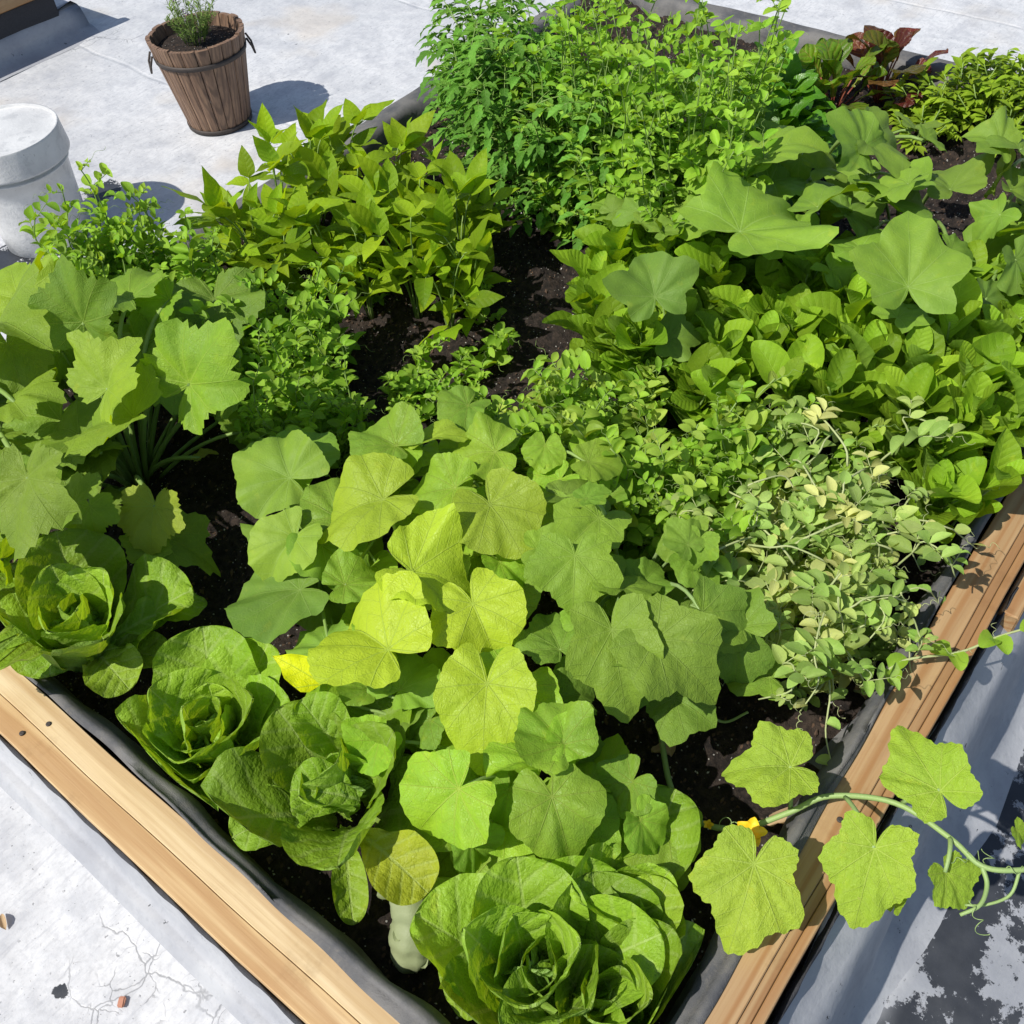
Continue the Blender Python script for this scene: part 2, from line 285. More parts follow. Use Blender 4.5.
def roof_mat():
    t=NT('silver_roof_paint'); o=t.obj(); X,Y,Z=t.xyz(o)
    big=t.noise(o,1.3,4); mid=t.noise(o,9,6,.65); fine=t.noise(o,90,5,.7)
    c=t.mix(t.ramp(big,.3,.7),(.62,.628,.64),(.51,.52,.535)); c=t.mix(t.math('MULTIPLY',t.ramp(mid,.4,.72),.75),c,(.37,.385,.42))
    c=t.mix(t.math('MULTIPLY',t.ramp(fine,.42,.7),.4),c,(.34,.35,.37))
    # brush strokes
    br=t.noise(t.mapping(o,(14,95,1),rot=(0,0,.5)),1.,5,.7); c=t.mix(t.math('MULTIPLY',t.ramp(br,.50,.68),.5),c,(.36,.37,.40))
    # rusty watermark
    st=t.math('MULTIPLY',t.ramp(t.noise(t.mapping(o,loc=(3.1,0,0)),2.1,3),.56,.7),.40); c=t.mix(st,c,(.52,.45,.36))
    # cracks: irregular cells, only in patches
    w=t.n('ShaderNodeVectorMath',operation='ADD'); t.link(o,w.inputs[0])
    nn=t.n('ShaderNodeTexNoise'); t.link(o,nn.inputs['Vector']); nn.inputs['Scale'].default_value=18; nn.inputs['Detail'].default_value=4
    sc=t.n('ShaderNodeVectorMath',operation='SCALE'); t.link(nn.outputs['Color'],sc.inputs[0]); sc.inputs['Scale'].default_value=.045; t.link(sc.outputs[0],w.inputs[1])
    v1=t.voro(w.outputs[0],7.5,'DISTANCE_TO_EDGE'); crack=t.math('SUBTRACT',1.,t.ramp(v1.outputs[0],.0,.016))
    dd=t.n('ShaderNodeVectorMath',operation='DISTANCE'); t.link(w.outputs[0],dd.inputs[0]); dd.inputs[1].default_value=tuple(at(140,945,0))
    v3=t.voro(w.outputs[0],21,'DISTANCE_TO_EDGE'); crack=t.math('MAXIMUM',crack,t.math('MULTIPLY',t.math('SUBTRACT',1.,t.ramp(v3.outputs[0],.0,.03)),t.ramp(t.noise(o,15,2),.45,.6)))
    crack=t.math('MULTIPLY',crack,t.math('MAXIMUM',t.ramp(t.noise(t.mapping(o,loc=(.4,2,0)),2.2,3),.60,.66),t.ramp(dd.outputs['Value'],.13,.09)))
    # flaked spots
    sp=t.ramp(t.noise(o,40,5,.75),.66,.685); sp=t.math('MULTIPLY',sp,t.ramp(t.noise(o,3.1,2),.42,.6))
    sp2=t.ramp(t.noise(t.mapping(o,loc=(7,3,1)),120,3,.6),.66,.70)
    # streaky flakes along the bed
    dark=t.math('MAXIMUM',t.math('MULTIPLY',crack,.5),t.math('MAXIMUM',sp,t.math('MULTIPLY',sp2,.55)))
    # bare tar beside the right-hand board: paint peeled away
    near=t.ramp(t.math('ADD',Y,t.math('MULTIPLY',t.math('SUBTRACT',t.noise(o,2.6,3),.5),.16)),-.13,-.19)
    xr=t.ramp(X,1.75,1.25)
    isl=t.ramp(t.math('ADD',t.noise(t.mapping(o,(1,1.,1),loc=(2.2,5.,0)),9,9,.74),t.ramp(Y,-.22,-.42,-.02,.07)),.535,.55)
    far=t.ramp(t.math('ADD',Y,t.math('MULTIPLY',t.math('SUBTRACT',t.noise(o,4,4),.5),.24)),-.30,-.42)
    bare=t.math('MULTIPLY',t.math('MULTIPLY',near,xr),t.math('SUBTRACT',1.,t.math('MAXIMUM',t.math('MULTIPLY',isl,.96),t.math('MULTIPLY',far,.0))))
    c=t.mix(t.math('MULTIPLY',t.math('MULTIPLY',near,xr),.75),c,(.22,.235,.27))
    # one black scar beside the bucket, one left of the bed
    def scar(p,r,loc,thr=.52):
        d=t.n('ShaderNodeVectorMath',operation='DISTANCE'); t.link(o,d.inputs[0]); d.inputs[1].default_value=p
        g=t.math('ADD',t.math('DIVIDE',d.outputs['Value'],r),t.math('MULTIPLY',t.math('SUBTRACT',t.noise(t.mapping(o,loc=loc),26,6,.75),.5),3.4)); return t.ramp(g,1.,.9)
    for p,r in SCARS: dark=t.math('MAXIMUM',dark,scar(p,r,(0,0,0)))
    allb=t.math('MAXIMUM',dark,bare)
    tar=t.mix(t.noise(o,30,4),(.022,.025,.032),(.055,.06,.07))
    c=t.mix(allb,c,tar)
    rough=t.math('ADD',t.ramp(mid,.3,.7,.34,.55),t.math('MULTIPLY',allb,.0)); 
    h=t.math('ADD',t.math('MULTIPLY',allb,-1.2),t.math('ADD',t.math('MULTIPLY',mid,1.3),t.math('ADD',t.math('MULTIPLY',fine,.35),t.math('MULTIPLY',br,.5))))
    nm=t.bump(h,.35,.003); nm=t.bump(t.noise(o,4.5,3),.5,.04,nm); nm=t.bump(t.ramp(t.math('ABSOLUTE',t.math('WRAP',t.math('ADD',X,t.math('MULTIPLY',t.noise(o,1.5,2),.15)),.48,-.48)),.0,.012),.5,.004,nm)
    return t.done(t.bsdf(c,rough,.4,.0,nm))
SCARS=[(tuple(at(104,190,0)),.055),(tuple(at(8,262,0)),.09),(tuple(at(60,992,0)),.012),(tuple(at(20,700,0)),.01)]
M['roof']=roof_mat()
def flash_mat():
    t=NT('painted_flashing'); o=t.obj(); mid=t.noise(o,7,5,.6); fine=t.noise(o,110,4,.7)
    c=t.mix(t.ramp(mid,.3,.7),(.40,.41,.43),(.29,.30,.33)); st=t.noise(t.mapping(o,(3,3,40)),1.2,4)
    c=t.mix(t.math('MULTIPLY',t.ramp(st,.5,.75),.3),c,(.34,.36,.40))
    c=t.mix(t.math('MULTIPLY',t.ramp(t.noise(o,60,5,.75),.5,.7),.35),c,(.22,.23,.25)); d=t.ramp(t.noise(o,24,6,.75),.66,.675); c=t.mix(d,c,(.03,.035,.04))
    return t.done(t.bsdf(c,t.ramp(mid,.3,.7,.5,.7),.35,.0,t.bump(t.math('ADD',t.math('MULTIPLY',mid,2.),t.math('MULTIPLY',fine,.3)),.5,.004)))
M['flash']=flash_mat()
def wood_mat(name,ca,cb,cdark,axis=0,weather=0.,sc=1.):
    t=NT(name); o=t.obj(); s=[26*sc,26*sc,26*sc]; s[axis]=1.1*sc
    v=t.mapping(o,tuple(s)); g=t.noise(v,1.6,4,.6,.5); s2=[190,190,190]; s2[axis]=6; fi=t.noise(t.mapping(o,tuple(s2)),1.,3,.6)
    wv=t.n('ShaderNodeTexWave',wave_type='RINGS',rings_direction='XYZ'[axis]); t.link(t.mapping(o,tuple(k*.35 for k in s),loc=(1.3,2.1,.7)),wv.inputs[0]); wv.inputs['Scale'].default_value=2.2; wv.inputs['Distortion'].default_value=5.5; wv.inputs['Detail'].default_value=3; wv.inputs['Detail Scale'].default_value=1.1
    c=t.mix(t.ramp(g,.3,.72),ca,cb); c=t.mix(t.math('MULTIPLY',t.ramp(wv.outputs[1],.45,1.),.62),c,cdark); c=t.mix(t.math('MULTIPLY',t.ramp(fi,.42,.75),.42),c,cdark); c=t.mix(t.math('MULTIPLY',t.ramp(t.noise(o,3.5,4,.7),.5,.75),.35),c,cdark)
    # knots
    ks=[2.6*1.6]*3; ks[axis]=1.5
    ksc=[21.,21.,0.]; ksc[axis]=7.; k=t.voro(t.mapping(o,tuple(ksc)),1.); kd=t.math('MULTIPLY',t.ramp(k.outputs['Distance'],.07,.15,1.,0.),t.math('GREATER_THAN',t.xyz(k.outputs['Color'])[0],.80)); c=t.mix(t.math('MULTIPLY',kd,.75),c,(.13,.055,.02)); c=t.mix(t.math('MULTIPLY',t.ramp(t.noise(o,11,5,.7),.55,.75),.35),c,tuple(v_*.6 for v_ in cdark))
    if weather: c=t.mix(weather,c,(.20,.19,.185))
    h=t.math('ADD',t.math('MULTIPLY',wv.outputs[1],.4),fi)
    return t.done(t.bsdf(c,.58,.35,0,t.bump(h,.35,.0012)))
M['woodY']=wood_mat('pine_board_lengthwise_y',(.60,.45,.25),(.66,.53,.33),(.40,.25,.11),1)
M['woodY2']=wood_mat('honey_pine_board_y',(.57,.39,.19),(.63,.46,.25),(.36,.19,.075),1)
M['woodX']=wood_mat('shade_toned_pine_board_x',(.34,.215,.105),(.42,.28,.145),(.28,.13,.045),0)  # pine with the right-hand boards' shade mixed into its colour
M['woodX2']=wood_mat('shade_darkened_pine_board_x',(.31,.20,.10),(.38,.255,.13),(.24,.11,.04),0)  # same pine a little deeper, shade likewise put into the colour
M['oldX']=wood_mat('weathered_board_x',(.30,.24,.18),(.38,.31,.24),(.18,.13,.09),0,.45)
M['oldY']=wood_mat('weathered_board_y',(.30,.24,.18),(.38,.31,.24),(.18,.13,.09),1,.45)
M['stave']=wood_mat('brown_barrel_wood',(.17,.095,.055),(.28,.17,.10),(.075,.04,.024),2,.10,1.4)
def fabric_mat():
    t=NT('landscape_fabric'); o=t.obj(); n=t.noise(o,14,5); w=t.noise(o,700,2); st=t.noise(t.mapping(o,(10,10,90)),1.5,4)
    c=t.mix(t.ramp(n,.35,.65),(.09,.093,.10),(.19,.185,.178)); c=t.mix(t.math('MULTIPLY',t.ramp(t.noise(o,45,6,.75),.5,.7),.55),c,(.21,.195,.17)); c=t.mix(t.math('MULTIPLY',t.ramp(st,.45,.7),.25),c,(.21,.195,.175)); c=t.mix(t.math('MULTIPLY',w,.4),c,(.05,.05,.055))
    return t.done(t.bsdf(c,.85,.25,0,t.bump(t.math('ADD',w,t.math('MULTIPLY',t.noise(o,60,4),1.5)),.6,.0015)))
M['fabric']=fabric_mat()
def soil_mat():
    t=NT('potting_soil'); o=t.obj(); n=t.noise(o,60,7,.75); b=t.noise(o,7,4)
    c=t.mix(t.ramp(n,.35,.72),(.010,.008,.007),(.062,.044,.034)); c=t.mix(t.math('MULTIPLY',t.ramp(b,.5,.75),.4),c,(.085,.06,.045))
    v=t.voro(o,170); sz=t.xyz(v.outputs['Color'])[0]; wht=t.math('MULTIPLY',t.ramp(v.outputs['Distance'],.34,.22),t.math('GREATER_THAN',sz,.90)); c=t.mix(wht,c,(.45,.43,.40))
    v2=t.voro(t.mapping(o,(1,1.6,1),rot=(0,0,.6)),95); s2=t.xyz(v2.outputs['Color'])[1]; brn=t.math('MULTIPLY',t.ramp(v2.outputs['Distance'],.4,.3),t.math('GREATER_THAN',s2,.86)); c=t.mix(t.math('MULTIPLY',brn,.7),c,(.15,.09,.055))
    h=t.math('ADD',t.math('MULTIPLY',n,1.6),t.math('ADD',t.math('MULTIPLY',t.noise(o,230,4,.7),.7),wht))
    return t.done(t.bsdf(c,.9,.3,0,t.bump(h,1.,.006)))
M['soil']=soil_mat()
M['crumb']=simple('perlite',(.55,.53,.50),.9); M['chip']=simple('bark_chip',(.10,.06,.04),.9)
def plastic():
    t=NT('paint_crusted_white_plastic'); o=t.obj(); n=t.noise(o,22,6,.7); n2=t.noise(o,8,4)
    c=t.mix(t.ramp(n2,.35,.7),(.60,.605,.605),(.48,.485,.49)); c=t.mix(t.math('MULTIPLY',t.ramp(n,.52,.62),.45),c,(.36,.37,.38)); sp=t.ramp(t.noise(o,120,3),.70,.75); c=t.mix(t.math('MULTIPLY',sp,.6),c,(.12,.12,.12))
    return t.done(t.bsdf(c,.42,.5,0,t.bump(n,.7,.005)))
M['plastic']=plastic()
M['tar']=simple('tar_edge_and_recess_shade',(.035,.036,.042),.8,0,180,.5,.8,.004)  # tar strip colour, reused as painted recess shade on the second bed

# ------------------------------------------------------------------ roof, curb, bed
def grid(x0,x1,y0,y1,nx,ny,zf):
    xs=np.linspace(x0,x1,nx+1); ys=np.linspace(y0,y1,ny+1)
    X,Y=np.meshgrid(xs,ys); Z=zf(X,Y); V=np.stack([X,Y,Z],-1).reshape(-1,3); n=nx+1
    return V,[(j*n+i,j*n+i+1,(j+1)*n+i+1,(j+1)*n+i) for j in range(ny) for i in range(nx)]
mb=MB(); v,f=grid(-40,60,-40,60,10,10,lambda x,y:0*x-.004); mb.add(v,f); tag(mb.build('roof_surface',M['roof'],smooth=False),kind='structure')
mb=MB()
v,f=grid(-1.6,4.6,-1.6,4.6,260,260,lambda x,y:.0015*np.sin(x*7+np.sin(y*5))+.002*np.sin(y*9+2*np.sin(x*3))+.0012*np.sin(x*23+y*17)); mb.add(v,f)
tag(mb.build('roof',M['roof']),kind='structure')
BX,BY=2.70,1.85          # inner size of the bed
def sweep(path,prof,closed=True,mi=0,mb=None,nsub=40,wav=None):
    """rectangular ring following the bed; prof = list of (outward offset, z)"""
    V=[];rings=[]
    corners=[(0,0),(BX,0),(BX,BY),(0,BY)]; outs=[(-1,-1),(1,-1),(1,1),(-1,1)]
    pts=[]
    for k in range(4):
        a=np.array(corners[k],float);b=np.array(corners[(k+1)%4],float);oa=np.array(outs[k],float);obb=np.array(outs[(k+1)%4],float)
        for i in range(nsub):
            s=i/nsub; pts.append((a+(b-a)*s, oa if i==0 else (oa+obb)/2 , k,s))
    for p,od,k,s in pts:
        for j,(d,z) in enumerate(prof):
            dd,zz=(d,z) if wav is None else wav(j,d,z,p,k,s)
            q=p+od*dd; V.append((q[0],q[1],zz))
    m=len(prof);n=len(pts)
    f=[(i*m+j,((i+1)%n)*m+j,((i+1)%n)*m+j+1,i*m+j+1) for i in range(n) for j in range(m-1)]
    mb.add(V,f,None,mi=mi)
mb=MB()
def wv(j,d,z,p,k,s):
    a=.0035*math.sin(p[0]*9+p[1]*7+j)+.003*math.sin(p[0]*23-p[1]*19+j*2)
    wide={0:.02,3:-.05}.get(k,0.) if 2<=j<=6 else 0
    if k==3 or (k==0 and s==0):
        P3=[(.060,.25),(.062,.19),(.068,.09),(.080,.030),(.092,.021),(.100,.024),(.110,.008),(.122,-.006)]; d,z=P3[j]; return d+a*.35,z+(a*.25 if j<6 else 0)
    return d+a+wide,max(z+a*.4,-.003) if j<6 else z
sweep(None,[(.066,.25),(.073,.235),(.088,.215),(.104,.17),(.114,.10),(.128,.035),(.165,.004),(.21,-.003)],mb=mb,nsub=60,wav=wv)
tag(mb.build('roof_curb',M['flash']),kind='structure')

def board(name,x0,x1,y0,y1,z0,z1,mat,parent,bev=.005,nseg=3,warp=.0):
    bm=bmesh.new(); bmesh.ops.create_cube(bm,size=1)
    for v in bm.verts: v.co=Vector(((x0+x1)/2+v.co.x*(x1-x0),(y0+y1)/2+v.co.y*(y1-y0),(z0+z1)/2+v.co.z*(z1-z0)))
    ax=0 if (x1-x0)>(y1-y0) else 1
    ed=[e for e in bm.edges if abs((e.verts[0].co-e.verts[1].co).normalized()[ax])>.9]
    bmesh.ops.subdivide_edges(bm,edges=ed,cuts=30,use_grid_fill=True)
    bmesh.ops.bevel(bm,geom=[e for e in bm.edges if e.calc_length()>0 and len(e.link_faces)==2 and e.calc_face_angle(0)>1.],offset=bev,segments=nseg,affect='EDGES')
    ph=.7
    for v in bm.verts:
        c=v.co[ax]; v.co[1-ax]+=.0015*math.sin(c*5+ph)+.0007*math.sin(c*19+ph); v.co.z+=.001*math.sin(c*4+ph*2)
    me=bpy.data.meshes.new(name); bm.to_mesh(me); bm.free(); me.materials.append(mat)
    for p in me.polygons: p.use_smooth=True
    o=bpy.data.objects.new(name,me); col.objects.link(o); o.parent=parent
    md=o.modifiers.new('wn','WEIGHTED_NORMAL'); return o
bed=empty('raised_garden_bed',(0,0,0)); tag(bed,'large raised garden bed with yellow pine boards and grey fabric liner on the silver roof','raised bed')
W1=.0695; W2=.063
board('board',-.030,.012,-.030,BY,.10,RIM-.0005,M['woodY'],bed,.0012)
board('board',-W1,-.0302,-W2,BY+.05,.17,RIM-.0014,M['woodY2'],bed,.0012)
board('board',-.029,BX,-.0360,.010,.08,RIM-.001,M['woodX'],bed,.0015)
board('board',-.0305,BX+.05,-.0496,-.0364,.16,RIM-.0025,M['woodX2'],bed,.0012)
board('board',-.0305,BX+.05,-W2,-.0500,.16,RIM-.0012,M['woodX'],bed,.0015)
board('board',-.0,BX+.04,BY+.002,BY+.04,.06,RIM-.004,M['oldX'],bed)
board('board',BX+.002,BX+.04,-.0,BY,.06,RIM-.004,M['oldY'],bed)
for bx_,by_ in ((-.050,.25),(-.015,.27),(-.050,1.02),(-.016,1.0),(.55,-.02),(1.35,-.018),(1.33,-.056)):
    mb=MB(); lathe(mb,[(.0001,.0004),(.0015,.0004),(.0038,.0009),(.0042,.0003),(.0042,-.002)],14,(bx_,by_,RIM-.0002)); mb.build('screw',M['iron'],bed)
c=at(1003,592,.25); board('spacer_block',c[0]-.05,c[0]+.12,-.098,-.066,.17,.262,M['woodX'],bed,.003)
mb=MB()
sweep(None,[(.066,.245),(.072,.262),(.0745,.262),(.0755,.24)],mb=mb,nsub=120,wav=lambda j,d,z,p,k,s:(d+.0012*math.sin(p[0]*90+p[1]*71+j),z+.003*math.sin(p[0]*60+p[1]*43)+.002*math.sin(p[0]*211+p[1]*190)))
mb.build('tar_paper_strip',M['tar'],bed)
# liner: folded over the inner edge
mb=MB()
def lw(j,d,z,p,k,s):
    q=p[0]*1.0+p[1]*1.3
    w=.0035*math.sin(q*3.1)+.002*math.sin(q*9+1)+.0012*math.sin(q*31)
    if k in (1,2): off=.034 if j<3 else .014
    else: off=0
    if k in (0,3): off=-.010 if j<5 else 0; off+= .012*max(0,math.sin(q*2.3+1))**3 if j<2 else 0
    if j<=2: return d+off+w*.9, z+abs(w)*.25
    if j<=5: return d+w*1.2, z+.004*math.sin(q*9+j)+.002*math.sin(q*40)
    return d+w*1.5+.006*math.sin(q*21+j*1.7), z
prof=[(-.001,.2995),(-.001,.3025),(-.005,.304),(-.014,.3045),(-.024,.302),(-.032,.294),(-.037,.275),(-.040,.24),(-.043,.17)]
sweep(None,prof,mb=mb,nsub=140,wav=lw)
mb.build('fabric_liner',M['fabric'],bed)
# loose flap of the liner near the cucumber
mb=MB(); fl=[at(858,716,.245),at(888,742,.262),at(852,782,.27),at(806,762,.235)]
a,b,c_,d=map(np.array,fl); V=[];n=10
for i in range(n+1):
    for j in range(n+1):
        s,t_=i/n,j/n; p=(1-s)*(1-t_)*a+s*(1-t_)*b+s*t_*c_+(1-s)*t_*d; p=p+np.array([0,0,.012*math.sin(s*3.1)*math.cos(t_*2)+.003*math.sin(s*9+t_*7)]); V.append(p)
mb.add(V,[(i*(n+1)+j,(i+1)*(n+1)+j,(i+1)*(n+1)+j+1,i*(n+1)+j+1) for i in range(n) for j in range(n)])
mb.build('liner_flap',M['fabric'],bed)
# soil
def soilz(x,y): return SOIL+.055*np.clip((y-(BY-.22))/.18,0,1)**2+.05*np.clip((x-(BX-.35))/.3,0,1)+.010*np.sin(x*6+1)*np.sin(y*7)+.006*np.sin(x*17+y*11)+.004*np.sin(x*41-y*33)+.003*np.sin(x*77+2)*np.sin(y*83)
mb=MB(); v,f=grid(-.02,BX+.02,-.02,BY+.02,380,270,lambda x,y:soilz(x,y)+.0025*rng.standard_normal(x.shape)); mb.add(v,f)
tag(mb.build('soil',M['soil']),kind='structure')
def sz(x,y): return float(soilz(np.float64(x),np.float64(y)))
mb=MB()
def bit(mb,x,y,z,s,mi):
    q=rng.standard_normal((3,3)); q,_=np.linalg.qr(q); V=np.array([[1,0,0],[-1,0,0],[0,1,0],[0,-1,0],[0,0,1],[0,0,-1]],float)*np.array([1,.7,.5])*s*(.7+.6*rng.random((6,1)))
    mb.add(V@q+np.array([x,y,z]),[(0,2,4),(2,1,4),(1,3,4),(3,0,4),(2,0,5),(1,2,5),(3,1,5),(0,3,5)],mi=mi)
for _ in range(5200):
    x,y=rng.random()*(BX-.08)+.04,rng.random()*(BY-.08)+.04; m=0 if rng.random()<.22 else 1
    bit(mb,x,y,sz(x,y)+.003,(.0016+.0018*rng.random()) if m==0 else .002+.006*rng.random()**2,m)
tag(mb.build('soil_crumbs',[M['crumb'],M['chip']],smooth=False),kind='stuff'); bpy.data.objects['soil_crumbs']['label']='white perlite grains and bark crumbs strewn over the dark soil'; bpy.data.objects['soil_crumbs']['category']='soil crumbs'

# ------------------------------------------------------------------ second bed, top left
P0=at(103,27,0); x1=P0[0]; yb=P0[1]
cb=empty('wooden_curb',(x1-.9,yb+.4,0)); tag(cb,'second raised bed of brown boards in the top left corner','raised bed')
def box_sweep(mb,x0,x1,y0,prof,mi=0):
    V=[]
    xs=np.linspace(x0,x1,40)
    for x in xs:
        for j,(d,z) in enumerate(prof): V.append((x,y0-d+.003*math.sin(x*13+j),z))
    m=len(prof);n=len(xs)
    f=[(i*m+j,(i+1)*m+j,(i+1)*m+j+1,i*m+j+1) for i in range(n-1) for j in range(m-1)]
    # end closes round the corner
    b=len(V); 
    for yy in np.linspace(0,1.2,12):
        for j,(d,z) in enumerate(prof): V.append((x1-.06+d*.9+.0,y0+.02+yy,z))
    f+=[(b+i*m+j,b+(i+1)*m+j,b+(i+1)*m+j+1,b+i*m+j+1) for i in range(11) for j in range(m-1)]
    f+=[((n-1)*m+j,b+j,b+j+1,(n-1)*m+j+1) for j in range(m-1)]
    mb.add(V,f,mi=mi)
mb=MB(); box_sweep(mb,x1-2.6,x1-.04,yb+.04,[(-.06,.095),(-.02,.092),(-.005,.082),(.008,.05),(.018,.02),(.05,.008),(.10,.001)]); tag(mb.build('flashed_curb',M['flash']),kind='structure')
board('recess_shade_board',x1-2.6,x1-.13,yb+.05,yb+.085,.075,.168,M['tar'],cb)  # black face painting the shade below the overhanging board
board('board',x1-2.6,x1-.08,yb+.03,yb+.075,.170,.262,M['woodX'],cb); board('board',x1-2.6,x1-.10,yb+.078,yb+.5,.17,.255,M['oldX'],cb)
for o in list(cb.children): o.location=-cb.location
# ------------------------------------------------------------------ bucket
bp=at(0,130,.335); bk=empty('plastic_bucket',(bp[0],bp[1],0)); tag(bk,'white paint-crusted plastic bucket with its lid on, left edge behind the pea plants','bucket')
mb=MB(); lathe(mb,[(.118,.001),(.122,.004),(.128,.08),(.135,.18),(.140,.235),(.147,.237),(.1475,.243),(.141,.246),(.1425,.27),(.143,.285)],64,wob=lambda a,z:.004*math.sin(a*3+z*20)+.002*math.sin(a*11)); mb.build('bucket_body',M['plastic'],bk)
mb=MB(); lathe(mb,[(.146,.258),(.158,.258),(.1595,.259),(.1595,.264),(.1548,.328),(.1546,.334),(.154,.335),(.1495,.335),(.149,.3345),(.1485,.3275),(.1475,.327),(.10,.327),(.05,.328),(.001,.328)],64,wob=lambda a,z:.003*math.sin(a*4+z*30)+.002*math.sin(a*13)); mb.build('lid',M['plastic'],bk)
# ------------------------------------------------------------------ barrel planter
pp=at(221,121,0); pk=empty('barrel_planter',(pp[0],pp[1],0)); tag(pk,'round brown wooden barrel planter with dark hoop standing on the roof','planter')
def rad(z): return .104+.052*(z/.30)
NS=22; mb=MB()
for k in range(NS):
    a0=2*math.pi*(k+.035)/NS; a1=2*math.pi*(k+.965)/NS; top=.30+random.uniform(-.003,.003); n=4; dr=random.uniform(-.0015,.0015)
    V=[];prof=[(0,.006),(0,.10),(0,.20),(0,top),(-.014,top),(-.014,.05)]
    for i in range(n+1):
        a=a0+(a1-a0)*i/n; e=-.0022 if i in(0,n) else 0
        for d,z in prof:
            r=rad(z)+d+dr+e; V.append((r*math.cos(a),r*math.sin(a),z))
    m=len(prof); f=[(i*m+j,(i+1)*m+j,(i+1)*m+j+1,i*m+j+1) for i in range(n) for j in range(m-1)]+[tuple(range(m)),tuple(n*m+j for j in range(m-1,-1,-1))]
    mb.add(V,f)
mb.build('staves',M['stave'],pk,smooth=False)
def hoop(z0,z1,name):
    mb=MB(); lathe(mb,[(rad(z0)-.001,z0),(rad(z0)+.0035,z0),(rad(z1)+.0035,z1),(rad(z1)-.001,z1)],64); mb.build(name,M['iron'],pk)
hoop(.235,.250,'hoop'); hoop(.004,.018,'hoop')
cam_az=math.atan2(CAM[1]-pp[1],CAM[0]-pp[0])
for s in (1,-1):
    a=cam_az+s*1.5; mb=MB(); r=rad(.25)+.006; c0=np.array([r*math.cos(a),r*math.sin(a),0]); tn=np.array([-math.sin(a),math.cos(a),0]); o_=np.array([math.cos(a),math.sin(a),0])
    tube(mb,[c0+tn*.02+[0,0,.262],c0+tn*.022+o_*.012+[0,0,.235],c0+o_*.016+[0,0,.205],c0-tn*.022+o_*.012+[0,0,.235],c0-tn*.02+[0,0,.262]],.0035,n=8); mb.build('handle',M['iron'],pk)
mb=MB(); lathe(mb,[(rad(.26)-.012,.262),(.09,.266),(.05,.270),(.001,.272)],40,wob=lambda a,z:.01*math.sin(a*7)); mb.build('potting_soil',M['soil'],pk)
# rosemary-like herb in it
hb=empty('potted_herb',(pp[0]-.01,pp[1]+.0,.27)); tag(hb,'small bushy green herb with dark flower spikes growing in the barrel planter','herb')
mbf=MB();mbs=MB();mbb=MB()
for k in range(34):
    a=random.random()*6.28; tl=random.uniform(.05,.62) ; Ls=random.uniform(.08,.155); p0=np.array([.03*math.cos(a),.03*math.sin(a),0]); p1=p0+Ls*np.array([math.cos(a)*tl,math.sin(a)*tl,1-.3*tl]); pts=bez(p0,(p0+p1)/2+[0,0,.015],p1,7); tube(mbs,pts,.0013,.0008,4)
    for q in range(26):
        t_=.15+.85*q/26; p=pts[min(6,int(t_*6))]+(pts[min(6,int(t_*6)+1)]-pts[min(6,int(t_*6))])*(t_*6%1)
        strip(mbf,p,random.random()*6.28,.7,.2,random.uniform(.014,.026),.0045,'oval',2,3,cup=.1,tint=(random.random(),.0,random.random()))
    if k<6:
        p2=p1+[random.uniform(-.01,.01),random.uniform(-.01,.01),.045]; tube(mbs,[p1,(p1+p2)/2,p2],.0009,n=4)
        mbb=MB()
        for q in range(14): bit(mbb,*(p2+rng.normal(0,.0035,3)+[0,0,-.012+.002*q]),.004,0)
        mbb.build('flower_spike',M['bloom'],hb)
mbs.build('stem',M['stem'],hb); mbf.build('foliage',M['rosemary'],hb)
# brick chip and debris
def chip(px,py,s,mat,name,label,cat):
    bm=bmesh.new(); bmesh.ops.create_cube(bm,size=1)
    p=at(px,py,0)
    for v in bm.verts: v.co=Vector((v.co.x*s*(1+random.uniform(-.3,.3)),v.co.y*s*.8*(1+random.uniform(-.3,.3)),v.co.z*s*.4+s*.2))
    bmesh.ops.bevel(bm,geom=bm.edges[:],offset=s*.12,segments=2,affect='EDGES')
    me=bpy.data.meshes.new(name); bm.to_mesh(me); bm.free(); me.materials.append(mat); o=bpy.data.objects.new(name,me); col.objects.link(o); o.location=(p[0],p[1],.001); o.rotation_euler.z=.6; tag(o,label,cat)
chip(122,1003,.014,M['brick'],'brick_chip','small orange brick chip lying on the cracked roof paint, bottom left','brick chip')
mb=MB(); p=at(6,930,.004); strip(mb,p,1.2,.2,-.1,.03,.014,'oval',4,6,cup=.5,tint=(.3,0,.4)); o=mb.build('fallen_leaf',M['dry'],origin=p); o.location=Vector(p); tag(o,'brown dry leaf scrap lying on the roof at the left edge','fallen leaf')
# ------------------------------------------------------------------ plants
U=random.uniform
def ground(px,py,z):
    """soil spot under the canopy point seen at this place"""
    p=at(px,py,z); return np.array([min(max(p[0],.06),BX-.05),min(max(p[1],.06),BY-.05),sz(p[0],p[1])])
_cnt=[0]
def plant(kind,label,cat,pos,group=None):
    _cnt[0]+=1; random.seed(4000+_cnt[0]*17)
    e=empty(kind,pos); tag(e,label,cat,group); return e
def finish(root,parts,origin):
    for name,mb,mat in parts:
        if mb.n: mb.build(name,mat,root,origin)
def dup(root,pos,rz,sc,label=None):
    c=root.copy(); col.objects.link(c); c.location=Vector(pos); c.rotation_euler.z=rz; c.scale=(sc,sc,sc)
    if label: c['label']=label
    for ch in list(root.children):
        d=ch.copy(); col.objects.link(d); d.parent=c
    return c

